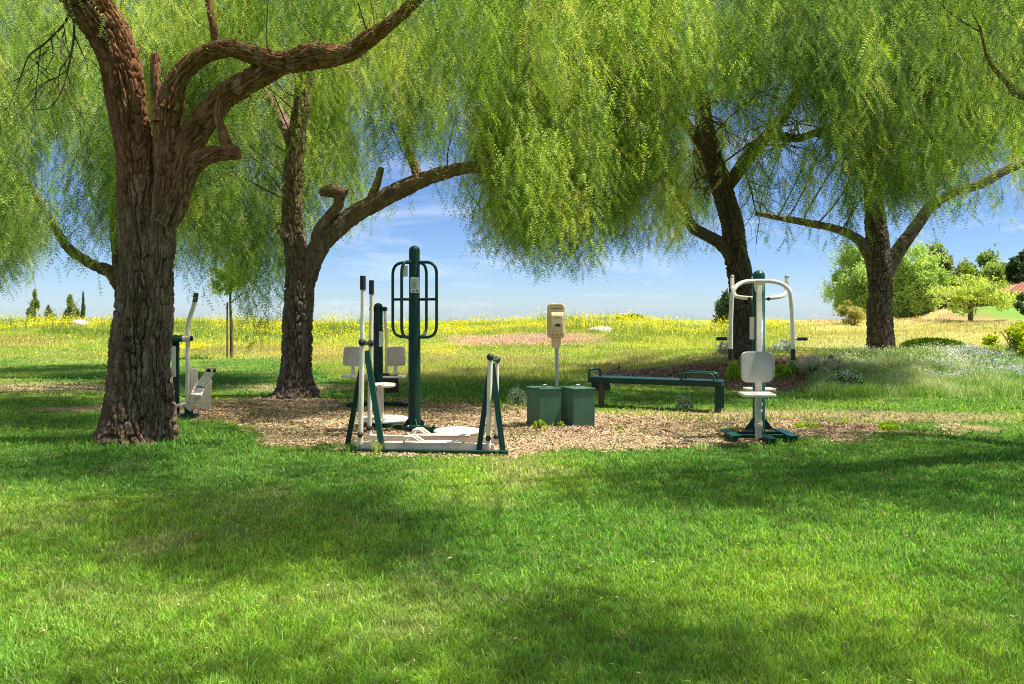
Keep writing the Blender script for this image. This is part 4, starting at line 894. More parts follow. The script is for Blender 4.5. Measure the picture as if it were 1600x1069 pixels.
def footbar(Y, x0, x1, py, h, ped):
    mb = MB(); a_ = at(x0, py, Y); b_ = at(x1, py+5, Y); mb.bar4(a_, b_, 0.055, h); o = mb.build('foot_bar', 'cream', aw, 0.004)
    (p0, p1) = ped; A = at(p0, py-6, Y); B = at(p1, py-3, Y)
    mb = MB(); mb.box((A.x+(B.x-A.x)*.5, Y, A.z-0.018), (B.x-A.x, 0.13, 0.012)); 
    mb.tube([(A.x+0.02, Y-0.05, A.z-0.02), (A.x+0.05, Y-0.05, A.z+0.04), (A.x+0.11, Y-0.05, A.z+0.045), (A.x+0.2, Y-0.05, A.z-0.01)], [0.012, 0.017, 0.016, 0.008], 10)
    mb.tube([(A.x+0.04, Y+0.05, A.z-0.02), (A.x+0.07, Y+0.05, A.z+0.04), (A.x+0.13, Y+0.05, A.z+0.045), (A.x+0.22, Y+0.05, A.z-0.01)], [0.012, 0.017, 0.016, 0.008], 10)
    mb.build('footplate', 'cream', aw, 0.003)
footbar(8.32, 558, 772, 694, 0.065, (628, 722))
footbar(8.72, 574, 780, 683, 0.055, (640, 735))

# ---- double leg press behind
Y = 12.0; lx = at(591, 0, Y).x
lp = empty('leg_press', (lx, Y, 0)); tag(lp, 'two seat leg press with grey back pads, half hidden behind the walking machine', 'exercise machine')
MB().lathe([(0.072, -.05), (0.070, 1.2)]+dome(0.068, 1.22, 1.50), (lx, Y, 0), n=26).build('post', 'dkgreen', lp)
for sx in (-1, 1):
    px = 551 if sx < 0 else 619
    v = at(px, 557, Y-0.1); MB().plate(tuple(v), 0.29 if sx > 0 else 0.27, 0.29, 0.035, 0.05, Matrix.Rotation(math.radians(-18*sx), 4, 'Z') @ Matrix.Rotation(math.radians(-4*sx), 4, 'Y')).build('back_pad', 'greypad', lp)
    v2 = at(px-sx*2, 588, Y-0.25); MB().plate(tuple(v2), 0.34, 0.30, 0.03, 0.05, Matrix.Rotation(math.radians(90), 4, 'X'), round_=0.006).build('seat', 'cream', lp)
    MB().bend([P3(px, 560, Y), P3(px-sx*1, 590, Y-.05), P3(591+sx*8, 594, Y)], 0.024, 0.06).build('seat_arm', 'cream', lp)
    a_ = at(591+sx*10, 483, Y-.03); MB().tube([tuple(a_), P3(591+sx*13, 530, Y-.06), P3(591+sx*12.5, 592, Y-.05)], 0.022).build('swing_arm', 'cream', lp)
    sub(MB().lathe([(0.034, -0.05), (0.036, 0.05), (0.02, 0.06)], tuple(a_), axis=(0, 1, 0), n=18), 'pivot_cap', 'black', lp.children[-1] if lp.children else lp, lp)
    b_ = at(591+sx*46, 632, Y); MB().tube([(lx, Y, 0.05), (lx+sx*0.35, Y-0.02, 0.05), (b_.x, Y-0.1, 0.03)], 0.035, 12).build('base_leg', 'dkgreen', lp)
MB().plate(P3(612, 600, Y-0.30), 0.20, 0.27, 0.03, 0.02, Matrix.Rotation(math.radians(14), 4, 'X') @ Matrix.Rotation(math.radians(18), 4, 'Z')).build('foot_board', 'black', lp)
MB().plate(P3(600, 596, Y-0.38), 0.16, 0.24, 0.03, 0.02, Matrix.Rotation(math.radians(-14), 4, 'X')).build('foot_board', 'dkgreen', lp)
MB().plate(P3(595, 530, Y-0.074), 0.055, 0.23, 0.008, 0.008, round_=0.002).build('notice', 'sign', lp)

# ---- chest press on the right
Y = 9.15; cx_ = at(1186.5, 0, Y).x
cp = empty('chest_press', (cx_, Y, 0)); tag(cp, 'back-to-back chest press with a square grey backrest and cream pull-down handles', 'exercise machine')
MB().lathe([(0.070, -.05), (0.070, 1.3)]+dome(0.070, 1.3, 1.86), (cx_, Y+.02, 0), n=28).build('post', 'green', cp)
def lever(Yc, xl, xr, ybar, ybot, r, near):
    mb = MB()
    if near:
        mb.bend([P3(xl+1, ybot-14, Yc-0.16), P3(xl+1.5, 490, Yc-0.16), P3(xl+4, 452, Yc-.16), P3(1160, 440, Yc-.05), P3(1186, 439, Yc), P3(1214, 440, Yc-.05), P3(xr-5, 450, Yc-.16), P3(xr-1, 490, Yc-.16), P3(xr, ybot-14, Yc-.16)], r, 0.16, 14, 8)
    else:
        mb.bend([P3(1144, 437, Yc+0.30), P3(1145, 452, Yc+0.20), P3(1148, 463, Yc+.05), P3(1165, 466, Yc-.18), P3(1208, 466, Yc-.18), P3(1226, 462, Yc+.05), P3(1229, 452, Yc+0.20), P3(1229.5, 437, Yc+.30)], r, 0.14, 14, 6)
    return mb
o = lever(8.88, 1140.5, 1239, 440, 563, 0.0235, True).build('press_lever', 'cream', cp)
for (xx, s_) in ((1141.5, -1), (1239, 1)):
    a_ = at(xx, 545, 8.72); b_ = at(xx, 563, 8.72)
    sub(MB().tube([tuple(a_), tuple(b_)], 0.0262), 'grip', 'black', o, cp)
    sub(MB().bar(P3(xx, 529.5, 8.72), P3(xx+s_*7, 529.5, 8.72), 0.015), 'handle_stub', 'cream', o, cp)
    sub(MB().tube([P3(xx+s_*6, 529.5, 8.72), P3(xx+s_*22, 529.5, 8.72)], 0.020), 'grip', 'black', o, cp)
o = lever(9.45, 0, 0, 0, 0, 0.023, False).build('press_lever', 'cream', cp)
for xx in (1144, 1229.5):
    sub(MB().tube([P3(xx, 452, 9.66), P3(xx, 434, 9.72)], 0.024), 'lever_end', 'cream', o, cp); sub(MB().lathe([(0.026, 0), (0.026, 0.02), (0.014, 0.035), (1e-4, 0.038)], P3(xx, 434.5, 9.72), n=16), 'end_cap', 'steel', o, cp)
    sub(MB().tube([P3(xx+(2 if xx < 1180 else -2), 470, 9.72), P3(xx+(2 if xx < 1180 else -3), 536, 9.75)], 0.0225) if False else MB().ball(P3(1171 if xx < 1180 else 1201, 467, 9.15), 0.022), 'pivot_cap', 'black', o, cp)
MB().box(P3(1186, 445, 8.95), (0.10, 0.06, 0.06)).box(P3(1186, 452, 9.0), (0.085, 0.05, 0.05)).build('bracket', 'cream', cp, 0.004)
MB().bar4(P3(1186, 447, 8.93), P3(1186, 556, 8.80), 0.055, 0.03, (0, 1, 0)).build('hanger', 'cream', cp, 0.004)
MB().plate(P3(1182, 573.5, 8.72), 0.345, 0.335, 0.035, 0.065, Matrix.Rotation(math.radians(4), 4, 'Z') @ Matrix.Rotation(math.radians(-4), 4, 'X')).build('backrest', 'greypad', cp)
MB().plate(P3(1187, 573, 9.35), 0.345, 0.335, 0.035, 0.065, Matrix.Rotation(math.radians(4), 4, 'Z')).build('backrest', 'greypad', cp)
MB().plate(P3(1182.5, 616, 8.60), 0.35, 0.30, 0.032, 0.05, Matrix.Rotation(math.radians(91.5), 4, 'X'), round_=0.008).build('seat', 'cream', cp)
MB().plate(P3(1186.5, 608, 9.72), 0.35, 0.26, 0.030, 0.05, Matrix.Rotation(math.radians(89), 4, 'X'), round_=0.008).build('seat', 'cream', cp)
MB().bar4(P3(1185, 590, 8.76), P3(1185, 613, 8.74), 0.07, 0.045, (0, 1, 0)).bar4(P3(1185, 618, 8.74), P3(1185, 684, 8.90), 0.065, 0.05, (0, 1, 0)).build('seat_column', 'cream', cp, 0.004)
for py in (632, 642, 664): MB().lathe([(0.040, -0.022), (0.043, -0.018), (0.043, 0.018), (0.040, 0.022)], P3(1185.2, py, 8.80), n=18).build('collar', 'cream', cp)
for py in (632, 661): MB().bar(P3(1186, py, 8.8), P3(1191, py-1, 8.78), 0.012).build('adjusting_pin', 'cream', cp)
MB().bar4((at(1148, 0, 9.0).x, 9.16, 0.05), (at(1226, 0, 9.0).x, 9.16, 0.05), 0.05, 0.04).bar4((at(1145, 0, 8.9).x, 8.97, 0.045), (at(1230, 0, 8.9).x, 8.97, 0.045), 0.05, 0.04).bar4((cx_, 8.7, 0.04), (cx_, 9.55, 0.04), 0.10, 0.05).build('base_frame', 'dkgreen', cp, 0.004)
for px, ang in ((1142, -4), (1228.5, 4)):
    v = at(px, 0, 9.05); mb = MB()
    for k in range(4): mb.box((v.x, 8.86+0.135*k, 0.070), (0.115, 0.128, 0.02), math.radians(ang))
    mb.box((v.x, 9.06, 0.030), (0.06, 0.50, 0.055), math.radians(ang)); mb.build('footplate', 'green', cp, 0.005)
mb = MB()
for a in (0, 90, 180, 270):
    a = math.radians(a); d = Vector((math.cos(a), math.sin(a), 0)); c = Vector((cx_, Y+.02, 0)); p = d.cross(Vector((0, 0, 1)))*0.006
    V = [c+d*0.05+p, c+d*0.17+p, c+d*0.05+Vector((0, 0, 0.16))+p, c+d*0.05-p, c+d*0.17-p, c+d*0.05+Vector((0, 0, 0.16))-p]
    mb.add([tuple(q+Vector((0, 0, .09))) for q in V], [(0, 1, 2), (5, 4, 3), (0, 3, 4, 1), (1, 4, 5, 2), (2, 5, 3, 0)], False)
mb.build('gusset', 'dkgreen', cp)
for px, s_ in ((1177, -1), (1196.5, 1)): MB().plate((cx_+s_*0.073, Y+.02, at(0, 513, Y).z), 0.09, 0.26, 0.006, 0.008, Matrix.Rotation(math.radians(90-25*s_), 4, 'Z'), round_=0.002).build('notice', 'sign', cp)

# ---- hand sanitizer stand
Y = 10.12; v = at(870, 0, Y)
hs = empty('sanitizer_stand', (v.x, Y, 0)); tag(hs, 'tan hand sanitizer dispenser mounted on a thin grey pole', 'dispenser')
MB().box((v.x, Y, 0.48), (0.045, 0.045, 1.02)).build('pole', 'steel', hs, 0.004)
MB().box((v.x, Y, 1.12), (0.05, 0.03, 0.42)).build('mounting_bracket', 'steel', hs, 0.004)
yy = Y-0.05; rt = Matrix.Rotation(math.radians(-7), 4, 'Z')
c = at(869, 501.5, yy); MB().plate((c.x, yy+0.01, c.z), 0.225, 0.445, 0.075, 0.055, rt, round_=0.014).build('housing', 'tan', hs)
c2 = at(870.5, 505.5, yy); cover = MB()
mt = Matrix.Translation((c2.x, yy-0.045, c2.z)) @ rt
rows = []
for (z, hwx, dep) in ((0.145, 0.075, 0.0), (0.138, 0.082, -0.022), (0.10, 0.086, -0.062), (0.0, 0.090, -0.078), (-0.11, 0.092, -0.072), (-0.15, 0.088, -0.05), (-0.17, 0.078, -0.02)):
    rows.append([(-hwx, 0.01), (-hwx*0.97, dep*0.55), (-hwx*0.80, dep), (hwx*0.80, dep), (hwx*0.97, dep*0.55), (hwx, 0.01)])
V = [tuple(mt @ Vector((x, d, z))) for r_, z in zip(rows, (0.145, 0.138, 0.10, 0.0, -0.11, -0.15, -0.17)) for (x, d) in r_]
F = [(i*6+j, i*6+j+1, (i+1)*6+j+1, (i+1)*6+j) for i in range(6) for j in range(5)]+[(0, 1, 2, 3, 4, 5), (36+5, 36+4, 36+3, 36+2, 36+1, 36)]
cover.add(V, F, False); cv = cover.build('cover', 'tan', hs, 0.008)
def on(x, d, z): return tuple(mt @ Vector((x, d, z)))
mb = MB(); N_ = 14; fan = [on(0.012+0.036*math.cos(math.pi*j/N_), -0.083, -0.035+0.036*math.sin(math.pi*j/N_)) for j in range(N_+1)]; bk = [on(0.012+0.036*math.cos(math.pi*j/N_), -0.060, -0.035+0.036*math.sin(math.pi*j/N_)) for j in range(N_+1)]
mb.add(fan+bk, [tuple(range(N_+1))]+[(j, j+1, N_+2+j, N_+1+j) for j in range(N_)]+[(0, N_, 2*N_+1, N_+1)], False); sub(mb, 'level_window', 'dark', cv, hs)
for x in (-0.05, 0.0, 0.055): sub(MB().lathe([(0.009, -0.004), (0.009, 0.004)], on(x, -0.056, -0.137), axis=(0, 1, 0), n=10), 'slot', 'dark', cv, hs)
def letters(txt, size, loc, mat, name, part, root, rz=0.0):
    cu = bpy.data.curves.new(name, 'FONT'); cu.body = txt; cu.size = size; cu.extrude = 0.0008; cu.align_x = 'CENTER'; cu.align_y = 'CENTER'
    t = bpy.data.objects.new('tmp', cu); COL.objects.link(t); bpy.context.view_layer.update()
    me = bpy.data.meshes.new_from_object(t.evaluated_get(bpy.context.evaluated_depsgraph_get())); bpy.data.objects.remove(t)
    me.transform(Matrix.Translation(Vector(loc)-Vector(root.location)) @ Matrix.Rotation(rz, 4, 'Z') @ Matrix.Rotation(math.pi/2, 4, 'X'))
    me.materials.clear(); me.materials.append(M[mat]); o = bpy.data.objects.new(name, me); COL.objects.link(o); o.parent = part; return o
letters('PURELL', 0.030, on(0.012, -0.0745, 0.070), 'blue', 'lettering', cv, hs, math.radians(-7))
mb = MB(); mb.box((c.x, yy-0.032, c.z+0.155), (0.14, 0.004, 0.006), math.radians(-7)); mb.build('seam', 'dark', hs)
c3 = at(869, 535, yy); MB().plate((c3.x, yy-0.01, c3.z+0.01), 0.115, 0.12, 0.085, 0.02, rt, round_=0.008).build('nozzle_shroud', 'tan', hs)
MB().plate((c3.x-0.012, yy-0.015, c3.z-0.055), 0.075, 0.04, 0.07, 0.015, rt @ Matrix.Rotation(math.radians(12), 4, 'Y'), round_=0.006).build('drip_guard', 'tan', hs)

# ---- two green utility boxes
def ubox(px, lab, seed):
    c0 = G(px, 667); root = empty('utility_box', (c0.x, c0.y, 0)); tag(root, lab, 'box', 'green utility boxes beside the sanitizer')
    a = math.radians(-27); ux = Vector((math.cos(a)*1, -math.sin(a)*1, 0)) if False else Vector((math.cos(math.radians(14)), math.sin(math.radians(14)), 0)); uy = Vector((-math.sin(math.radians(28)), math.cos(math.radians(28)), 0))
    s_ = 0.285; t_ = 0.33
    def quad(o0, h0, h1, e):
        P = [o0-ux*e-uy*e, o0+ux*(s_+e)-uy*e, o0+ux*(s_+e)+uy*(t_+e), o0-ux*e+uy*(t_+e)]; return [tuple(p+Vector((0, 0, h))) for h in (h0, h1) for p in P]
    o0 = Vector((c0.x, c0.y, 0)); Fc = [(3, 2, 1, 0), (4, 5, 6, 7), (0, 1, 5, 4), (1, 2, 6, 5), (2, 3, 7, 6), (3, 0, 4, 7)]
    MB().add(quad(o0, -0.03, 0.462, 0), Fc, False).build('body', 'boxgreen', root, 0.006)
    ld = MB().add(quad(o0, 0.463, 0.478, 0.010), Fc, False).build('lid', 'boxgreen', root, 0.003)
    m0 = o0+ux*s_*0.5+uy*t_*0.45+Vector((0, 0, 0.478))
    sub(MB().bend([m0-ux*0.03, m0-ux*0.03+Vector((0, 0, 0.032)), m0+ux*0.03+Vector((0, 0, 0.032)), m0+ux*0.03], 0.006, 0.02), 'handle', 'steel', ld, root)
ubox(843, 'left one of two green utility boxes, in front of the sanitizer pole', 1)
ubox(896, 'right one of two green utility boxes, nearer the long bench', 2)

# ---- sit up bench
bn = empty('sit_up_bench', (2.05, 11.3, 0)); tag(bn, 'long dark green sit-up bench with looped hand rails at both ends', 'bench')
A0 = at(1119, 591, 11.22); A1 = at(918, 588, 11.95); A0.z = A1.z = 0.455
ax_ = (A1-A0); ax_.z = 0; ax_.normalize(); pr = Vector((-ax_.y, ax_.x, 0)); pr = pr if pr.y > 0 else -pr
wB = 0.34
def bp(t, s_, z): p = A0+ax_*t+pr*s_; return Vector((p.x, p.y, z))
Lb = (Vector((A1.x, A1.y, 0))-Vector((A0.x, A0.y, 0))).length
mb = MB(); mb.add([tuple(bp(t, s_, z)) for z in (0.37, 0.455) for t, s_ in ((-0.07, 0), (Lb, 0), (Lb, wB), (-0.07, wB))], [(3, 2, 1, 0), (4, 5, 6, 7), (0, 1, 5, 4), (1, 2, 6, 5), (2, 3, 7, 6), (3, 0, 4, 7)], False); mb.build('bench_top', 'dkgreen', bn, 0.012)
for t, s_ in ((-0.02, 0.04), (-0.02, wB-0.04)):
    MB().bar4(bp(t, s_, -0.02), bp(t, s_, 0.37), 0.08, 0.08, (0, 1, 0)).build('leg', 'dkgreen', bn, 0.006)
MB().bar4(bp(Lb-0.17, 0.16, -0.02), bp(Lb-0.17, 0.16, 0.37), 0.085, 0.085, (0, 1, 0)).build('leg', 'wood', bn, 0.006)
MB().bar4(bp(Lb-0.02, 0.16, 0.30), bp(Lb-0.3, 0.16, 0.30), 0.06, 0.12).build('leg_bracket', 'dkgreen', bn, 0.004)
for t0, t1_, s_ in ((0.02, 0.50, 0.03), (0.02, 0.50, wB-0.03)):
    MB().bend([bp(t0, s_, 0.45), bp(t0+0.03, s_, 0.555), bp(t1_-0.03, s_, 0.555), bp(t1_, s_, 0.45)], 0.016, 0.10).build('hand_rail', 'green', bn)
MB().bend([bp(Lb-0.02, 0.03, 0.45), bp(Lb-0.02, 0.03, 0.57), bp(Lb-0.14, 0.20, 0.57), bp(Lb-0.14, 0.20, 0.45)], 0.017, 0.06).build('hand_rail', 'dkgreen', bn)
MB().bend([bp(0.03, 0.03, 0.548), bp(0.03, wB-0.03, 0.548)], 0.014, 0.03).build('cross_rail', 'green', bn)

# ---- elliptical trainer behind the big tree
Y = 10.85; ex = at(293, 0, Y).x
eb = empty('elliptical_trainer', (ex, Y, 0)); tag(eb, 'cream elliptical trainer with paddle cranks peeking out behind the big left trunk', 'exercise machine')
MB().lathe([(0.05, -.03), (0.05, 1.06)]+dome(0.05, 1.06, 1.08), (at(272, 0, Y).x, Y+.05, 0), n=22).build('post', 'dkgreen', eb)
MB().plate(P3(272, 565, Y-0.02), 0.05, 0.42, 0.01, 0.01, Matrix.Rotation(math.radians(20), 4, 'Z'), round_=0.002).build('notice', 'sign', eb)
MB().tube([P3(262, 530, Y), P3(286, 529, Y)], 0.045).build('hub', 'green', eb)
mb = MB(); mb.bend([P3(305, 465, Y), P3(303, 478, Y), P3(293, 505, Y), P3(293.5, 530, Y), P3(293, 645, Y)], 0.030, 0.1); o = mb.build('lever', 'cream', eb)
sub(MB().tube([P3(306.5, 458, Y), P3(304.5, 472, Y)], 0.033), 'grip', 'black', o, eb)
sub(MB().tube([P3(286, 529, Y-.01), P3(298, 529, Y-.01)], 0.042), 'pivot_collar', 'cream', o, eb); sub(MB().lathe([(0.038, 0), (0.034, 0.03), (0.001, 0.04)], P3(297, 529, Y-.01), axis=(1, 0, 0), n=18), 'pivot_cap', 'black', o, eb)
def paddle(px0, py0, px1, py1, Yp, wd_, name='crank_paddle'):
    a_ = at(px0, py0, Yp); b_ = at(px1, py1, Yp); L_ = (b_-a_).length; ang = math.atan2(b_.x-a_.x, b_.z-a_.z); c_ = (a_+b_)/2
    return MB().plate(tuple(c_), wd_, L_, 0.04, wd_*0.48, Matrix.Rotation(ang, 4, 'Y') @ Matrix.Rotation(math.radians(25), 4, 'Z')).build(name, 'cream', eb)
paddle(304, 622, 303, 575, Y+.25, 0.10); paddle(319, 640, 322, 588, Y+.05, 0.16)
MB().bar4(P3(331, 578, Y-.05), P3(314, 602, Y-.05), 0.11, 0.05, (0, 1, 0)).bar4(P3(331, 578, Y-.05), P3(321, 577, Y-.05), 0.07, 0.05, (0, 1, 0)).build('crank_arm', 'cream', eb, 0.006)
MB().lathe([(0.03, 0), (0.028, 0.02), (0.001, 0.03)], P3(334, 579, Y-.05), axis=(1, 0, 0), n=16).build('pivot_cap', 'black', eb)
MB().bar4(P3(311, 615, Y-.15), P3(295, 640, Y-.1), 0.07, 0.05, (0, 1, 0)).build('crank_arm', 'cream', eb, 0.006)
o = MB().add([P3(298, 616, Y-.3), P3(315, 617, Y-.3), P3(323, 602, Y+.05), P3(305, 601, Y+.05), P3(298, 620, Y-.3), P3(315, 621, Y-.3), P3(323, 605, Y+.05), P3(305, 604, Y+.05)], [(0, 1, 2, 3), (7, 6, 5, 4), (0, 4, 5, 1), (1, 5, 6, 2), (2, 6, 7, 3), (3, 7, 4, 0)], False).build('pedal', 'cream', eb, 0.004)
sub(MB().add([P3(302, 613.5, Y-.25), P3(313, 614.5, Y-.25), P3(320, 602.5, Y+.0), P3(307.5, 601.5, Y+.0), P3(302, 615, Y-.25), P3(313, 616, Y-.25), P3(320, 604, Y+.0), P3(307.5, 603, Y+.0)], [(0, 1, 2, 3), (7, 6, 5, 4), (0, 4, 5, 1), (1, 5, 6, 2), (2, 6, 7, 3), (3, 7, 4, 0)], False), 'grip_pad', 'greyscreen', o, eb)
MB().bar4((at(262, 0, Y).x, Y, 0.03), (at(308, 0, Y).x, Y, 0.03), 0.14, 0.04).build('base_plate', 'green', eb, 0.004)
MB().box((at(295, 0, Y).x, Y, 0.09), (0.09, 0.10, 0.10)).build('pivot_block', 'dkgreen', eb, 0.01)
MB().box((at(281, 0, Y).x, Y+.1, 0.16), (0.12, 0.3, 0.04)).build('pedal', 'cream', eb, 0.01)

# ------------------------------------------------------------------ small plants
def leafcloud(root, name, n, r, hgt, leaf, aspect, c1, c2, shape='dome', z0=0.0, up=0.3, mat='blade', seed=0, clumps=0, droop=0.0):
    rs = np.random.default_rng(seed+100)
    if clumps:
        cc = rs.normal(size=(clumps, 3)); cc /= np.linalg.norm(cc, axis=1)[:, None]; cc *= rs.uniform(0.3, 1.0, (clumps, 1)); cr_ = rs.uniform(0.13, 0.36, clumps)
        i = rs.integers(0, clumps, n); d = rs.normal(size=(n, 3)); d /= np.linalg.norm(d, axis=1)[:, None]; q = cc[i]+d*cr_[i][:, None]*np.abs(rs.normal(0.7, 0.3, (n, 1)))
        tint = (rs.random(clumps)*0.6)[i]+0.4*rs.random(n)
    else:
        d = rs.normal(size=(n, 3)); d /= np.linalg.norm(d, axis=1)[:, None]; q = d*rs.uniform(0.4, 1.0, (n, 1))**0.5; tint = rs.random(n)
    if shape == 'dome': q[:, 2] = np.abs(q[:, 2])
    elif shape == 'cone': q[:, 2] = (q[:, 2]+1)/2; q[:, :2] *= (1.05-q[:, 2:3]); 
    else: q[:, 2] = (q[:, 2]+1)/2
    c0 = q*np.array([r, r, hgt])+np.array([0, 0, z0])
    c0[:, :2] *= (1+0.25*(fbm(q*2.3+seed, 2)-0.5))[:, None]
    a = rs.normal(size=(n, 3)); a[:, 2] += up*2-droop*3; a /= np.linalg.norm(a, axis=1)[:, None]; b_ = np.cross(a, rs.normal(size=(n, 3))); b_ /= np.linalg.norm(b_, axis=1)[:, None]
    s_ = (leaf*rs.uniform(0.6, 1.25, n))[:, None]
    V = np.stack([c0-a*s_, c0+b_*s_*aspect, c0+a*s_, c0-b_*s_*aspect], 1).reshape(-1, 3)
    t = tint[:, None]; col = np.array(c1)*(1-t)+np.array(c2)*t; col = col*(0.75+0.5*rs.random((n, 1)))
    return npmesh(name, V, np.arange(n*4).reshape(n, 4), M[mat], root, col=col)
def stems(root, n, r, hgt, rad, seed=0, mat='twig', z0=0.0):
    rs = np.random.default_rng(seed+7); parts = []
    for k in range(n):
        a = rs.uniform(0, 2*math.pi); rr = r*rs.uniform(0.2, 0.75); P = [(rr*.1*math.cos(a), rr*.1*math.sin(a), z0-0.03, rad), (rr*.5*math.cos(a), rr*.5*math.sin(a), z0+hgt*.4, rad*.7), (rr*math.cos(a+.3), rr*math.sin(a+.3), z0+hgt*rs.uniform(.6, .9), rad*.35)]
        Q = catmull(P, 8); parts.append(sweep(Q[:, :3], Q[:, 3], 5, False))
    V, F = join(parts); return npmesh('stems', V, F, M[mat], root, smooth=True)
def shrub(name, px, py, wpx, hpx, lab, cat, c1, c2, n, leaf, aspect=0.4, shape='dome', group=None, seed=0, up=0.3, flowers=None, clumps=0, Y=None):
    if Y is None: p = gp(px, py)
    else: x = (px-800)*Y/FPX; p = Vector((x, Y, float(H(x, Y))))
    r = wpx*0.5*p.y/FPX; hgt = hpx*p.y/FPX
    root = empty(name, p); tag(root, lab, cat, group)
    leafcloud(root, 'foliage', n, r, hgt, leaf, aspect, c1, c2, shape, 0, up, seed=seed, clumps=clumps); stems(root, 7, r, hgt, 0.01+hgt*0.012, seed)
    if flowers: fo = leafcloud(root, 'flowers', flowers[0], r*1.02, hgt*1.12, flowers[1], 0.9, flowers[2], flowers[3], shape, 0, 0.2, 'petal', seed+3); fo['kind'] = 'stuff'
    return root
SIL1, SIL2 = (0.26, 0.32, 0.22), (0.50, 0.54, 0.42); GR1, GR2 = (0.09, 0.17, 0.02), (0.24, 0.36, 0.04); LG1, LG2 = (0.18, 0.30, 0.03), (0.38, 0.50, 0.06)
SG = 'silvery shrubs in the mulch bed'
shrub('silver_shrub', 1140, 566, 40, 26, 'silvery shrub left of the leaning tree behind the square backrest', 'shrub', SIL1, SIL2, 3200, 0.045, .22, group=SG, seed=1, Y=19.0, clumps=14, up=.9)
shrub('silver_shrub', 1222, 566, 46, 24, 'silvery shrub seen between the machine post and its right handle', 'shrub', SIL1, SIL2, 3200, 0.045, .22, group=SG, seed=2, Y=19.6, clumps=14, up=.9)
shrub('silver_shrub', 1272, 588, 56, 26, 'pale grey-green shrub at the edge of the mulch right of the chest press', 'shrub', (0.3, 0.34, 0.18), (0.58, 0.57, 0.40), 3600, 0.04, .22, group=SG, seed=3, clumps=12, up=.9)
shrub('silver_shrub', 1302, 580, 48, 24, 'pale shrub just behind the mulch edge, left of the purple flowers', 'shrub', (0.3, 0.34, 0.18), (0.60, 0.58, 0.42), 3000, 0.04, .22, group=SG, seed=4, clumps=12, up=.9)
shrub('leafy_plant', 1146, 592, 26, 26, 'bright green upright plant at the foot of the leaning tree', 'plant', LG1, LG2, 500, 0.05, .25, seed=5, up=1.5)
shrub('leafy_plant', 1222, 588, 30, 18, 'low bright green plant on the mulch right of the backrest', 'plant', LG1, LG2, 600, 0.045, .35, seed=6, up=.8)
shrub('leafy_plant', 1238, 582, 18, 22, 'small pale green seedling below the right handle of the chest press', 'plant', LG1, (0.5, 0.6, 0.2), 260, 0.05, .4, seed=7, up=.9)
shrub('flowering_shrub', 1322, 612, 66, 34, 'dark green shrub dotted with white flowers at the lawn edge', 'shrub', GR1, (0.14, 0.26, 0.04), 3600, 0.03, .4, seed=8, flowers=(420, 0.013, (0.7, 0.7, 0.68), (0.6, 0.6, 0.7)), clumps=8)
shrub('juniper_shrub', 1458, 560, 104, 18, 'low spreading bright green juniper behind the purple flowers', 'shrub', (0.06, 0.15, 0.02), (0.20, 0.36, 0.03), 5200, 0.06, .25, seed=9, Y=21.5, up=.8)
shrub('citrus_shrub', 1590, 560, 90, 46, 'leafy yellow-green shrub cut off by the right edge of the picture', 'shrub', (0.12, 0.2, 0.02), (0.42, 0.48, 0.05), 2600, 0.05, .5, seed=10, Y=18.5, clumps=12, up=.5)
shrub('white_flower_plant', 1070, 640, 30, 20, 'small white-flowered weed in the lawn strip behind the bench', 'plant', (0.16, 0.26, 0.08), (0.4, 0.45, 0.25), 420, 0.022, .3, seed=11, flowers=(150, 0.011, (0.8, 0.8, 0.72), (0.7, 0.72, 0.6)), up=.9)
shrub('white_flower_plant', 808, 630, 34, 24, 'small silvery white-flowered plant left of the utility boxes', 'plant', (0.26, 0.34, 0.16), (0.5, 0.55, 0.35), 900, 0.02, .3, seed=12, flowers=(220, 0.010, (0.75, 0.76, 0.68), (0.6, 0.62, 0.5)), up=.8)
shrub('broadleaf_weed', 1388, 672, 32, 13, 'bright green broadleaf weed alone in the dry strip at right', 'weed', LG1, LG2, 420, 0.028, .5, seed=13, up=.4)
shrub('broadleaf_weed', 1262, 668, 46, 8, 'patch of broadleaf weed just right of the chest press base', 'weed', LG1, LG2, 300, 0.022, .5, seed=14)
shrub('broadleaf_weed', 843, 671, 26, 16, 'spindly weed growing against the front of the left green box', 'weed', LG1, LG2, 150, 0.02, .4, seed=15, up=1)
shrub('broadleaf_weed', 876, 668, 14, 10, 'tiny weed between the two green boxes', 'weed', LG1, LG2, 60, 0.018, .4, seed=16, up=1)
shrub('broadleaf_weed', 612, 636, 14, 14, 'single green weed in the mulch behind the leg press', 'weed', LG1, LG2, 60, 0.03, .5, seed=17, up=1)
shrub('broadleaf_weed', 968, 672, 16, 6, 'little weed in the mulch in front of the bench', 'weed', LG1, LG2, 60, 0.018, .5, seed=18)
# tall grass tufts
def tuft(px, py, hpx, n, lab, seed, c=(0.30, 0.36, 0.10)):
    p = gp(px, py); root = empty('grass_tuft', p); tag(root, lab, 'grass tuft'); rs = np.random.default_rng(seed)
    global rng
    keep_ = rng; rng = rs; k = n; h_ = hpx*p.y/FPX*rs.uniform(.5, 1, k)
    V, F, C = blades(rs.normal(0, .04, k), rs.normal(0, .03, k), np.zeros(k), h_, np.full(k, .009), rs.uniform(.2, .8, k), np.array(c)*(0.7+.6*rs.random(k))[:, None]); rng = keep_
    npmesh('blades', V, F, M['blade'], root, col=C)
tuft(590, 708, 26, 46, 'long grass tuft at the left foot of the walking machine', 1)
tuft(1098, 705, 26, 40, 'pale long grass tuft on the lawn edge left of the chest press', 2, (0.45, 0.46, 0.2))
tuft(548, 706, 18, 60, 'long grass tuft hiding the left rear foot of the walking machine', 3, (0.15, 0.28, 0.05))
tuft(427, 606, 95, 2, 'thin solitary dry stalk standing left of the second trunk', 4, (0.2, 0.16, 0.08))
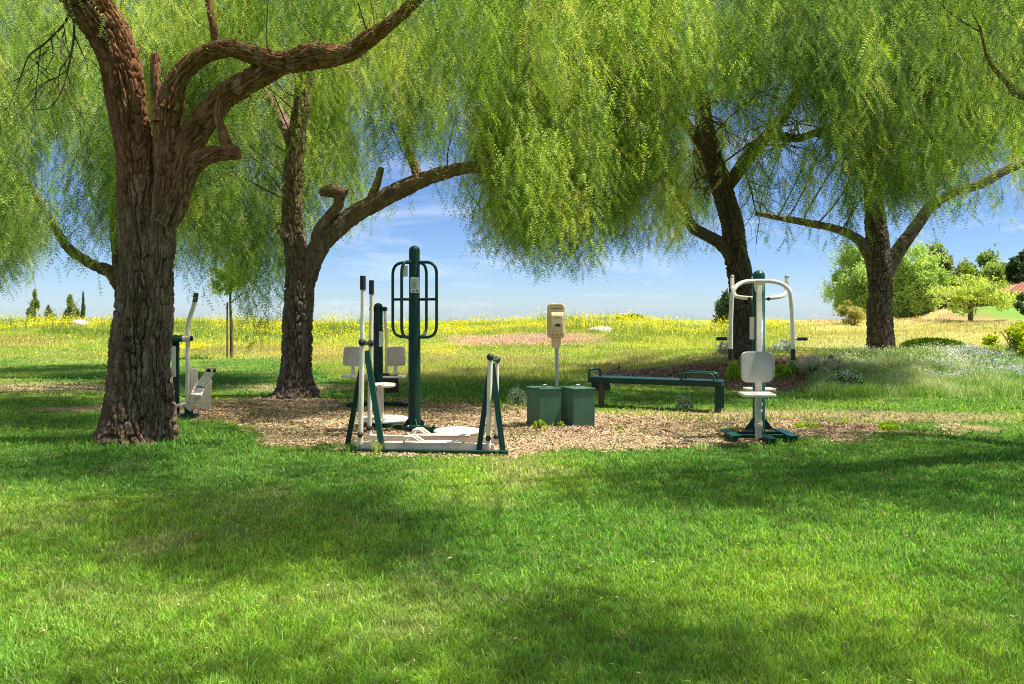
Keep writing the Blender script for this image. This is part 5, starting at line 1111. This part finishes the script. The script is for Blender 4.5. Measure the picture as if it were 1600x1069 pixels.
# flower carpet on the raised bed
N = 170000; X, Y = sample_ground(N, 13, 27, 1240, 1900); Z = zones(X, Y); keep = rng.random(N) < Z['flw']*(0.25+0.75*sstep(0.4, 0.6, n2(X, Y, 1.7, 3, 95))); X, Y = X[keep], Y[keep]; Z = {k: v_[keep] for k, v_ in Z.items()}; n = len(X)
t = n2(X, Y, 0.7, 3, 91); u = n2(X, Y, 2.0, 2, 92)
c = np.zeros((n, 3))+np.array([0.17, 0.30, 0.06]); c = mixc(c, (0.40, 0.46, 0.20), sstep(0.45, 0.7, u*.5+t*.5)); c *= (0.7+0.6*rng.random(n))[:, None]
hb = rng.uniform(0.08, 0.24, n)*(0.4+1.2*u)
V, F, C = blades(X, Y, Z['z']-.01, hb, 0.007*Y/10, rng.uniform(.1, .7, n), c)
tag(npmesh('bed_foliage', V, F, M['blade'], col=C), 'soft green ground cover growing over the raised flower bed', 'ground cover', kind='stuff')
k = rng.random(n) < np.clip(0.08+0.62*sstep(0.44, 0.66, n2(X, Y, 1.2, 3, 93)), 0, 1)*sstep(618, 585, Z['py']); m_ = k.sum(); ff = sstep(1420, 1560, Z['px'][k]+80*(t[k]-.5)+0)[:, None]
col = np.array([0.80, 0.74, 0.56])*(1-ff)+np.array([0.62, 0.60, 0.72])*ff; col = col*(0.7+0.5*rng.random((m_, 1)))
petals('bed_flowers', X[k], Y[k], Z['z'][k]+hb[k]*0.98, 0.0008*Y[k]*rng.uniform(.5, 1.2, m_), col, 'cream and pale purple flowers covering the raised bed')
# light weeds along the far mulch edge
N = 9000; X, Y = sample_ground(N, 9.5, 13.2, 330, 1400); Z = zones(X, Y); e = Z['mul']*(1-Z['mul'])*4; keep = rng.random(N) < e*0.9+0.04; X, Y = X[keep], Y[keep]; n = len(X)
V, F, C = blades(X, Y, Z['z'][keep]-.003, rng.uniform(.03, .12, n), np.full(n, .012), rng.uniform(.2, 1, n), np.array([0.28, 0.42, 0.05])*(.7+.6*rng.random(n))[:, None])
tag(npmesh('edge_weeds', V, F, M['blade'], col=C), 'bright young weeds fringing the wood chip area', 'weeds', kind='stuff')

# ------------------------------------------------------------------ rocks
def rock(px, py, wpx, hpx, lab, seed, Y):
    x = (px-800)*Y/FPX; p = Vector((x, Y, float(H(x, Y)))); rs = np.random.default_rng(seed)
    u_ = np.linspace(0, math.pi, 18); v_ = np.linspace(0, 2*math.pi, 30, endpoint=False); U_, V_ = np.meshgrid(u_, v_, indexing='ij')
    q = np.stack([np.sin(U_)*np.cos(V_), np.sin(U_)*np.sin(V_), np.cos(U_)], -1).reshape(-1, 3); q = q*(0.75+0.5*fbm(q*1.6+seed, 3))[:, None]
    q *= np.array([wpx*.5, wpx*.4, hpx])*Y/FPX; I_ = np.arange(18*30).reshape(18, 30); J_ = np.roll(I_, -1, 1)
    o = npmesh('boulder', q, np.stack([I_[:-1], J_[:-1], J_[1:], I_[1:]], -1).reshape(-1, 4), M['rock'], smooth=True); o.location = p; tag(o, lab, 'rock')
    return o
rock(938, 520, 42, 9, 'flat pale slab of rock lying on the meadow rise', 1, 38)
rock(124, 503, 26, 8, 'white boulder among the mustard flowers at far left', 2, 46).location.z += 0.15

# ------------------------------------------------------------------ background trees
def bgtree(name, px, Y, top, bot, wpx, lab, c1, c2, n, leaf, trunk_px=6, shape='round', group=None, seed=0, clumps=26, cat='tree', base=None, aspect=.5, mat='blade', z0=None):
    x = (px-800)*Y/FPX; g_ = float(H(x, Y)); root = empty(name, (x, Y, g_)); tag(root, lab, cat, group)
    zt_ = CAMH-(top-HOR)*Y/FPX-g_; zb_ = CAMH-(bot-HOR)*Y/FPX-g_; r = wpx*.5*Y/FPX
    leafcloud(root, 'crown', n, r, zt_-zb_, leaf, aspect, c1, c2, shape, zb_, .0, mat, seed, clumps, 0.25)
    tr_ = trunk_px*.5*Y/FPX; rs = np.random.default_rng(seed)
    parts = [limb([(0, 0, -.3, tr_*1.3), (0.1*tr_, 0, max(zb_, .6)*.6, tr_), (0, 0, zb_+(zt_-zb_)*.5, tr_*.6), (0.1, 0, zb_+(zt_-zb_)*.85, tr_*.25)], step=0.12, nseg=14, seed=seed, ridge=0.2)[:2]]
    for k in range(6):
        a = rs.uniform(0, 6.28); zz_ = zb_+(zt_-zb_)*rs.uniform(.05, .5); Q = catmull([(0, 0, zz_, tr_*.5), (r*.35*math.cos(a), r*.35*math.sin(a), zz_+(zt_-zb_)*.15, tr_*.3), (r*.75*math.cos(a), r*.75*math.sin(a), zz_+(zt_-zb_)*.28, tr_*.12)], 10); parts.append(sweep(Q[:, :3], Q[:, 3], 6, False))
    V, F = join(parts); npmesh('trunk', V, F, M['barkfar'], root, smooth=True); return root
BG = 'trees on the skyline at right'; DG1, DG2 = (0.18, 0.28, 0.09), (0.42, 0.54, 0.15)
bgtree('weeping_tree', 1348, 68, 384, 506, 100, 'rounded weeping green tree on the skyline left of the fourth trunk', DG1, DG2, 34000, .16, 8, group=BG, seed=1, clumps=90, aspect=.3)
bgtree('weeping_tree', 1430, 64, 388, 508, 92, 'tall weeping bright tree on the skyline right of the fourth trunk', (0.18, 0.28, 0.08), (0.42, 0.54, 0.14), 32000, .16, 8, group=BG, seed=2, clumps=90, aspect=.3)
bgtree('round_tree', 1478, 76, 384, 500, 76, 'olive green round tree behind the gap in the foliage at right', (0.10, 0.15, 0.05), (0.26, 0.30, 0.09), 16000, .18, 7, group=BG, seed=3, clumps=40)
bgtree('round_tree', 1552, 74, 398, 500, 104, 'light green tree rising behind the clay roofed house', (0.12, 0.2, 0.05), (0.32, 0.42, 0.1), 18000, .18, 7, group=BG, seed=4, clumps=46)
bgtree('dark_tree', 1612, 70, 392, 470, 60, 'dark green tree at the right edge above the clay roof', (0.03, 0.06, 0.025), (0.08, 0.13, 0.05), 14000, .16, 7, group=BG, seed=5, clumps=30)
bgtree('round_tree', 1500, 70, 418, 505, 80, 'low green tree between the skyline trees and the flowering tree', (0.10, 0.18, 0.03), (0.28, 0.38, 0.05), 12000, .16, 6, group=BG, seed=15, clumps=30)
bgtree('spreading_tree', 1516, 50, 432, 488, 122, 'low spreading tree with bare grey limbs on the red mulch', (0.18, 0.28, 0.05), (0.50, 0.56, 0.14), 6000, .09, 7, group=None, seed=6, clumps=60, shape='round')
bgtree('yucca_shrub', 1328, 52, 470, 506, 54, 'yellowish spiky shrub on the crest left of the fourth trunk', (0.22, 0.24, 0.06), (0.45, 0.42, 0.14), 4000, .14, 5, seed=7, cat='shrub', clumps=20, aspect=.15)
bgtree('dark_shrub', 1604, 46, 462, 502, 40, 'dark clipped shrub on the garden slope at the right edge', (0.04, 0.08, 0.03), (0.10, 0.17, 0.05), 4000, .09, 5, seed=8, cat='shrub', clumps=14)
bgtree('round_tree', 1132, 84, 452, 520, 40, 'distant dark blue-green tree beside the leaning trunk', (0.05, 0.09, 0.05), (0.12, 0.18, 0.09), 5000, .2, 5, seed=9, clumps=18)
CG = 'conifers on the skyline at left'
bgtree('cypress', 54, 82, 452, 516, 32, 'leftmost grey-green conifer on the skyline', (0.13, 0.18, 0.06), (0.30, 0.34, 0.13), 5000, .2, 5, 'cone', CG, 10, 16, aspect=.25)
bgtree('cypress', 111, 80, 450, 516, 38, 'widest grey-green conifer on the skyline, right of the leftmost one', (0.13, 0.18, 0.06), (0.30, 0.34, 0.13), 6000, .2, 5, 'cone', CG, 11, 18, aspect=.25)
bgtree('cypress', 130, 84, 454, 516, 10, 'thin dark pointed conifer touching the widest one', (0.04, 0.08, 0.04), (0.10, 0.15, 0.06), 2500, .16, 4, 'cone', CG, 12, 10, aspect=.25)
bgtree('cypress', 76, 86, 470, 516, 26, 'short conifer between the two taller ones at far left', (0.12, 0.17, 0.06), (0.26, 0.30, 0.12), 3000, .2, 4, 'cone', CG, 13, 12, aspect=.25)
bgtree('low_shrub', 985, 60, 487, 506, 60, 'dark low shrub on the crest above the pale rock', (0.06, 0.12, 0.02), (0.2, 0.28, 0.04), 3000, .12, 5, seed=14, cat='shrub', clumps=14)
# young staked tree
Yt = 23.0; x = at(361, 0, Yt).x; z_ = float(H(x, Yt)); yt = empty('young_tree', (x, Yt, z_)); tag(yt, 'young slender tree with a thin grey trunk tied beside a stake', 'tree')
P = [(0.02, 0, -.1, .055), (0.01, 0, .9, .045), (-.02, 0, 1.6, .036), (0, 0, 2.4, .022), (.05, 0, 3.2, .01)]; parts = [limb(P, step=.04, nseg=14, seed=3, ridge=.05)[:2]]
for k in range(9):
    a = k*2.4; zz_ = 1.6+k*.14; Q = catmull([(0, 0, zz_, .018), (.3*math.cos(a), .3*math.sin(a), zz_+.25, .012), (.62*math.cos(a), .62*math.sin(a), zz_+.35, .006)], 8); parts.append(sweep(Q[:, :3], Q[:, 3], 6, False))
V, F = join(parts); npmesh('trunk', V, F, M['barkfar'], yt, smooth=True)
leafcloud(yt, 'crown', 2600, .80, 1.7, .055, .4, (0.10, 0.2, 0.03), (0.26, 0.40, 0.05), 'round', 1.55, 0, seed=20, clumps=24)
st = MB().lathe([(.028, -.05), (.026, 1.6), (.01, 1.62)], (0, 0, 0), n=10).build('tree_stake', 'wood'); st.location = (x-0.09, Yt-.05, z_); tag(st, 'dark wooden stake standing against the young tree', 'stake')

# ------------------------------------------------------------------ house at the far right
Yh = 66.0; hx = at(1573, 0, Yh).x; hz = float(H(hx+3, 58))
ho = empty('house', (hx, Yh, hz)); tag(ho, 'pale stucco house with a clay tile roof at the right edge', 'house')
zt_ = at(0, 459, Yh).z; zr = at(0, 452, Yh).z
MB().box((hx+6.2, Yh+4, (hz-2+zt_)/2), (12, 8, zt_-hz+2)).build('wall', 'stucco', ho)
rf = MB(); e = .6; a_ = [(hx+.2-e, Yh-e, zt_), (hx+12.4, Yh-e, zt_), (hx+12.4, Yh+8+e, zt_), (hx+.2-e, Yh+8+e, zt_)]; rd_ = [(hx+4.2, Yh+4, zr+.9), (hx+12.4, Yh+4, zr+.9)]
rf.add(a_+rd_, [(0, 1, 5, 4), (3, 0, 4), (2, 3, 4, 5), (1, 2, 5), (3, 2, 1, 0)], False); rfo = rf.build('roof', 'tile', ho)
mb = MB()
for k in range(44):
    xx = hx-.3+k*.29; t_ = min(1.0, (xx-(hx-.4))/4.6); mb.tube([(xx, Yh-e-.05, zt_+.04), (xx, Yh-e+(4+e)*t_, zt_+.04+(zr+.9-zt_)*t_)], .09, 6)
sub(mb, 'tile_rows', 'tile', rfo, ho)
MB().box((hx-2.2, Yh+1.5, (hz+at(0, 465, Yh).z)/2-.4), (4.2, .3, at(0, 465, Yh).z-hz+.8)).build('side_gate', 'dark', ho)
wd = MB().box((hx+4.2, Yh-.03, hz+1.6), (1.4, .1, 1.1)).build('window', 'dark', ho); sub(MB().box((hx+4.2, Yh-.1, hz+1.02), (1.6, .1, .08)), 'sill', 'stucco', wd, ho)
# fallen leaves and twigs lying on the lawn and the chips
N = 9000; X, Y = sample_ground(N, 3.0, 15, -200, 1800); Z = zones(X, Y); k = rng.random(N) < 0.10+0.5*Z['mul']; X, Y = X[k], Y[k]; Z = {q: v_[k] for q, v_ in Z.items()}; N = len(X)
az = rng.uniform(0, 2*math.pi, N); s1 = rng.uniform(.008, .024, N)*np.clip(Y/8, .7, 1.5); a = np.stack([np.cos(az), np.sin(az), rng.normal(0, .25, N)], -1)*s1[:, None]; b_ = np.stack([-np.sin(az), np.cos(az), rng.normal(0, .3, N)], -1)*(s1*rng.uniform(.12, .3, N))[:, None]
c0 = np.stack([X, Y, Z['z']+np.where(Z['mul'] > .5, .018, .032)], -1)
V = np.stack([c0-a, c0+b_, c0+a, c0-b_], 1).reshape(-1, 3); col = np.where(rng.random((N, 1)) < .5, np.array([.34, .24, .12]), np.array([.5, .42, .2]))*(.6+.7*rng.random((N, 1)))
tag(npmesh('fallen_leaves', V, np.arange(N*4).reshape(N, 4), M['chip'], col=col), 'dry fallen leaves and bits of twig lying on the grass and chips', 'leaf litter', kind='stuff')
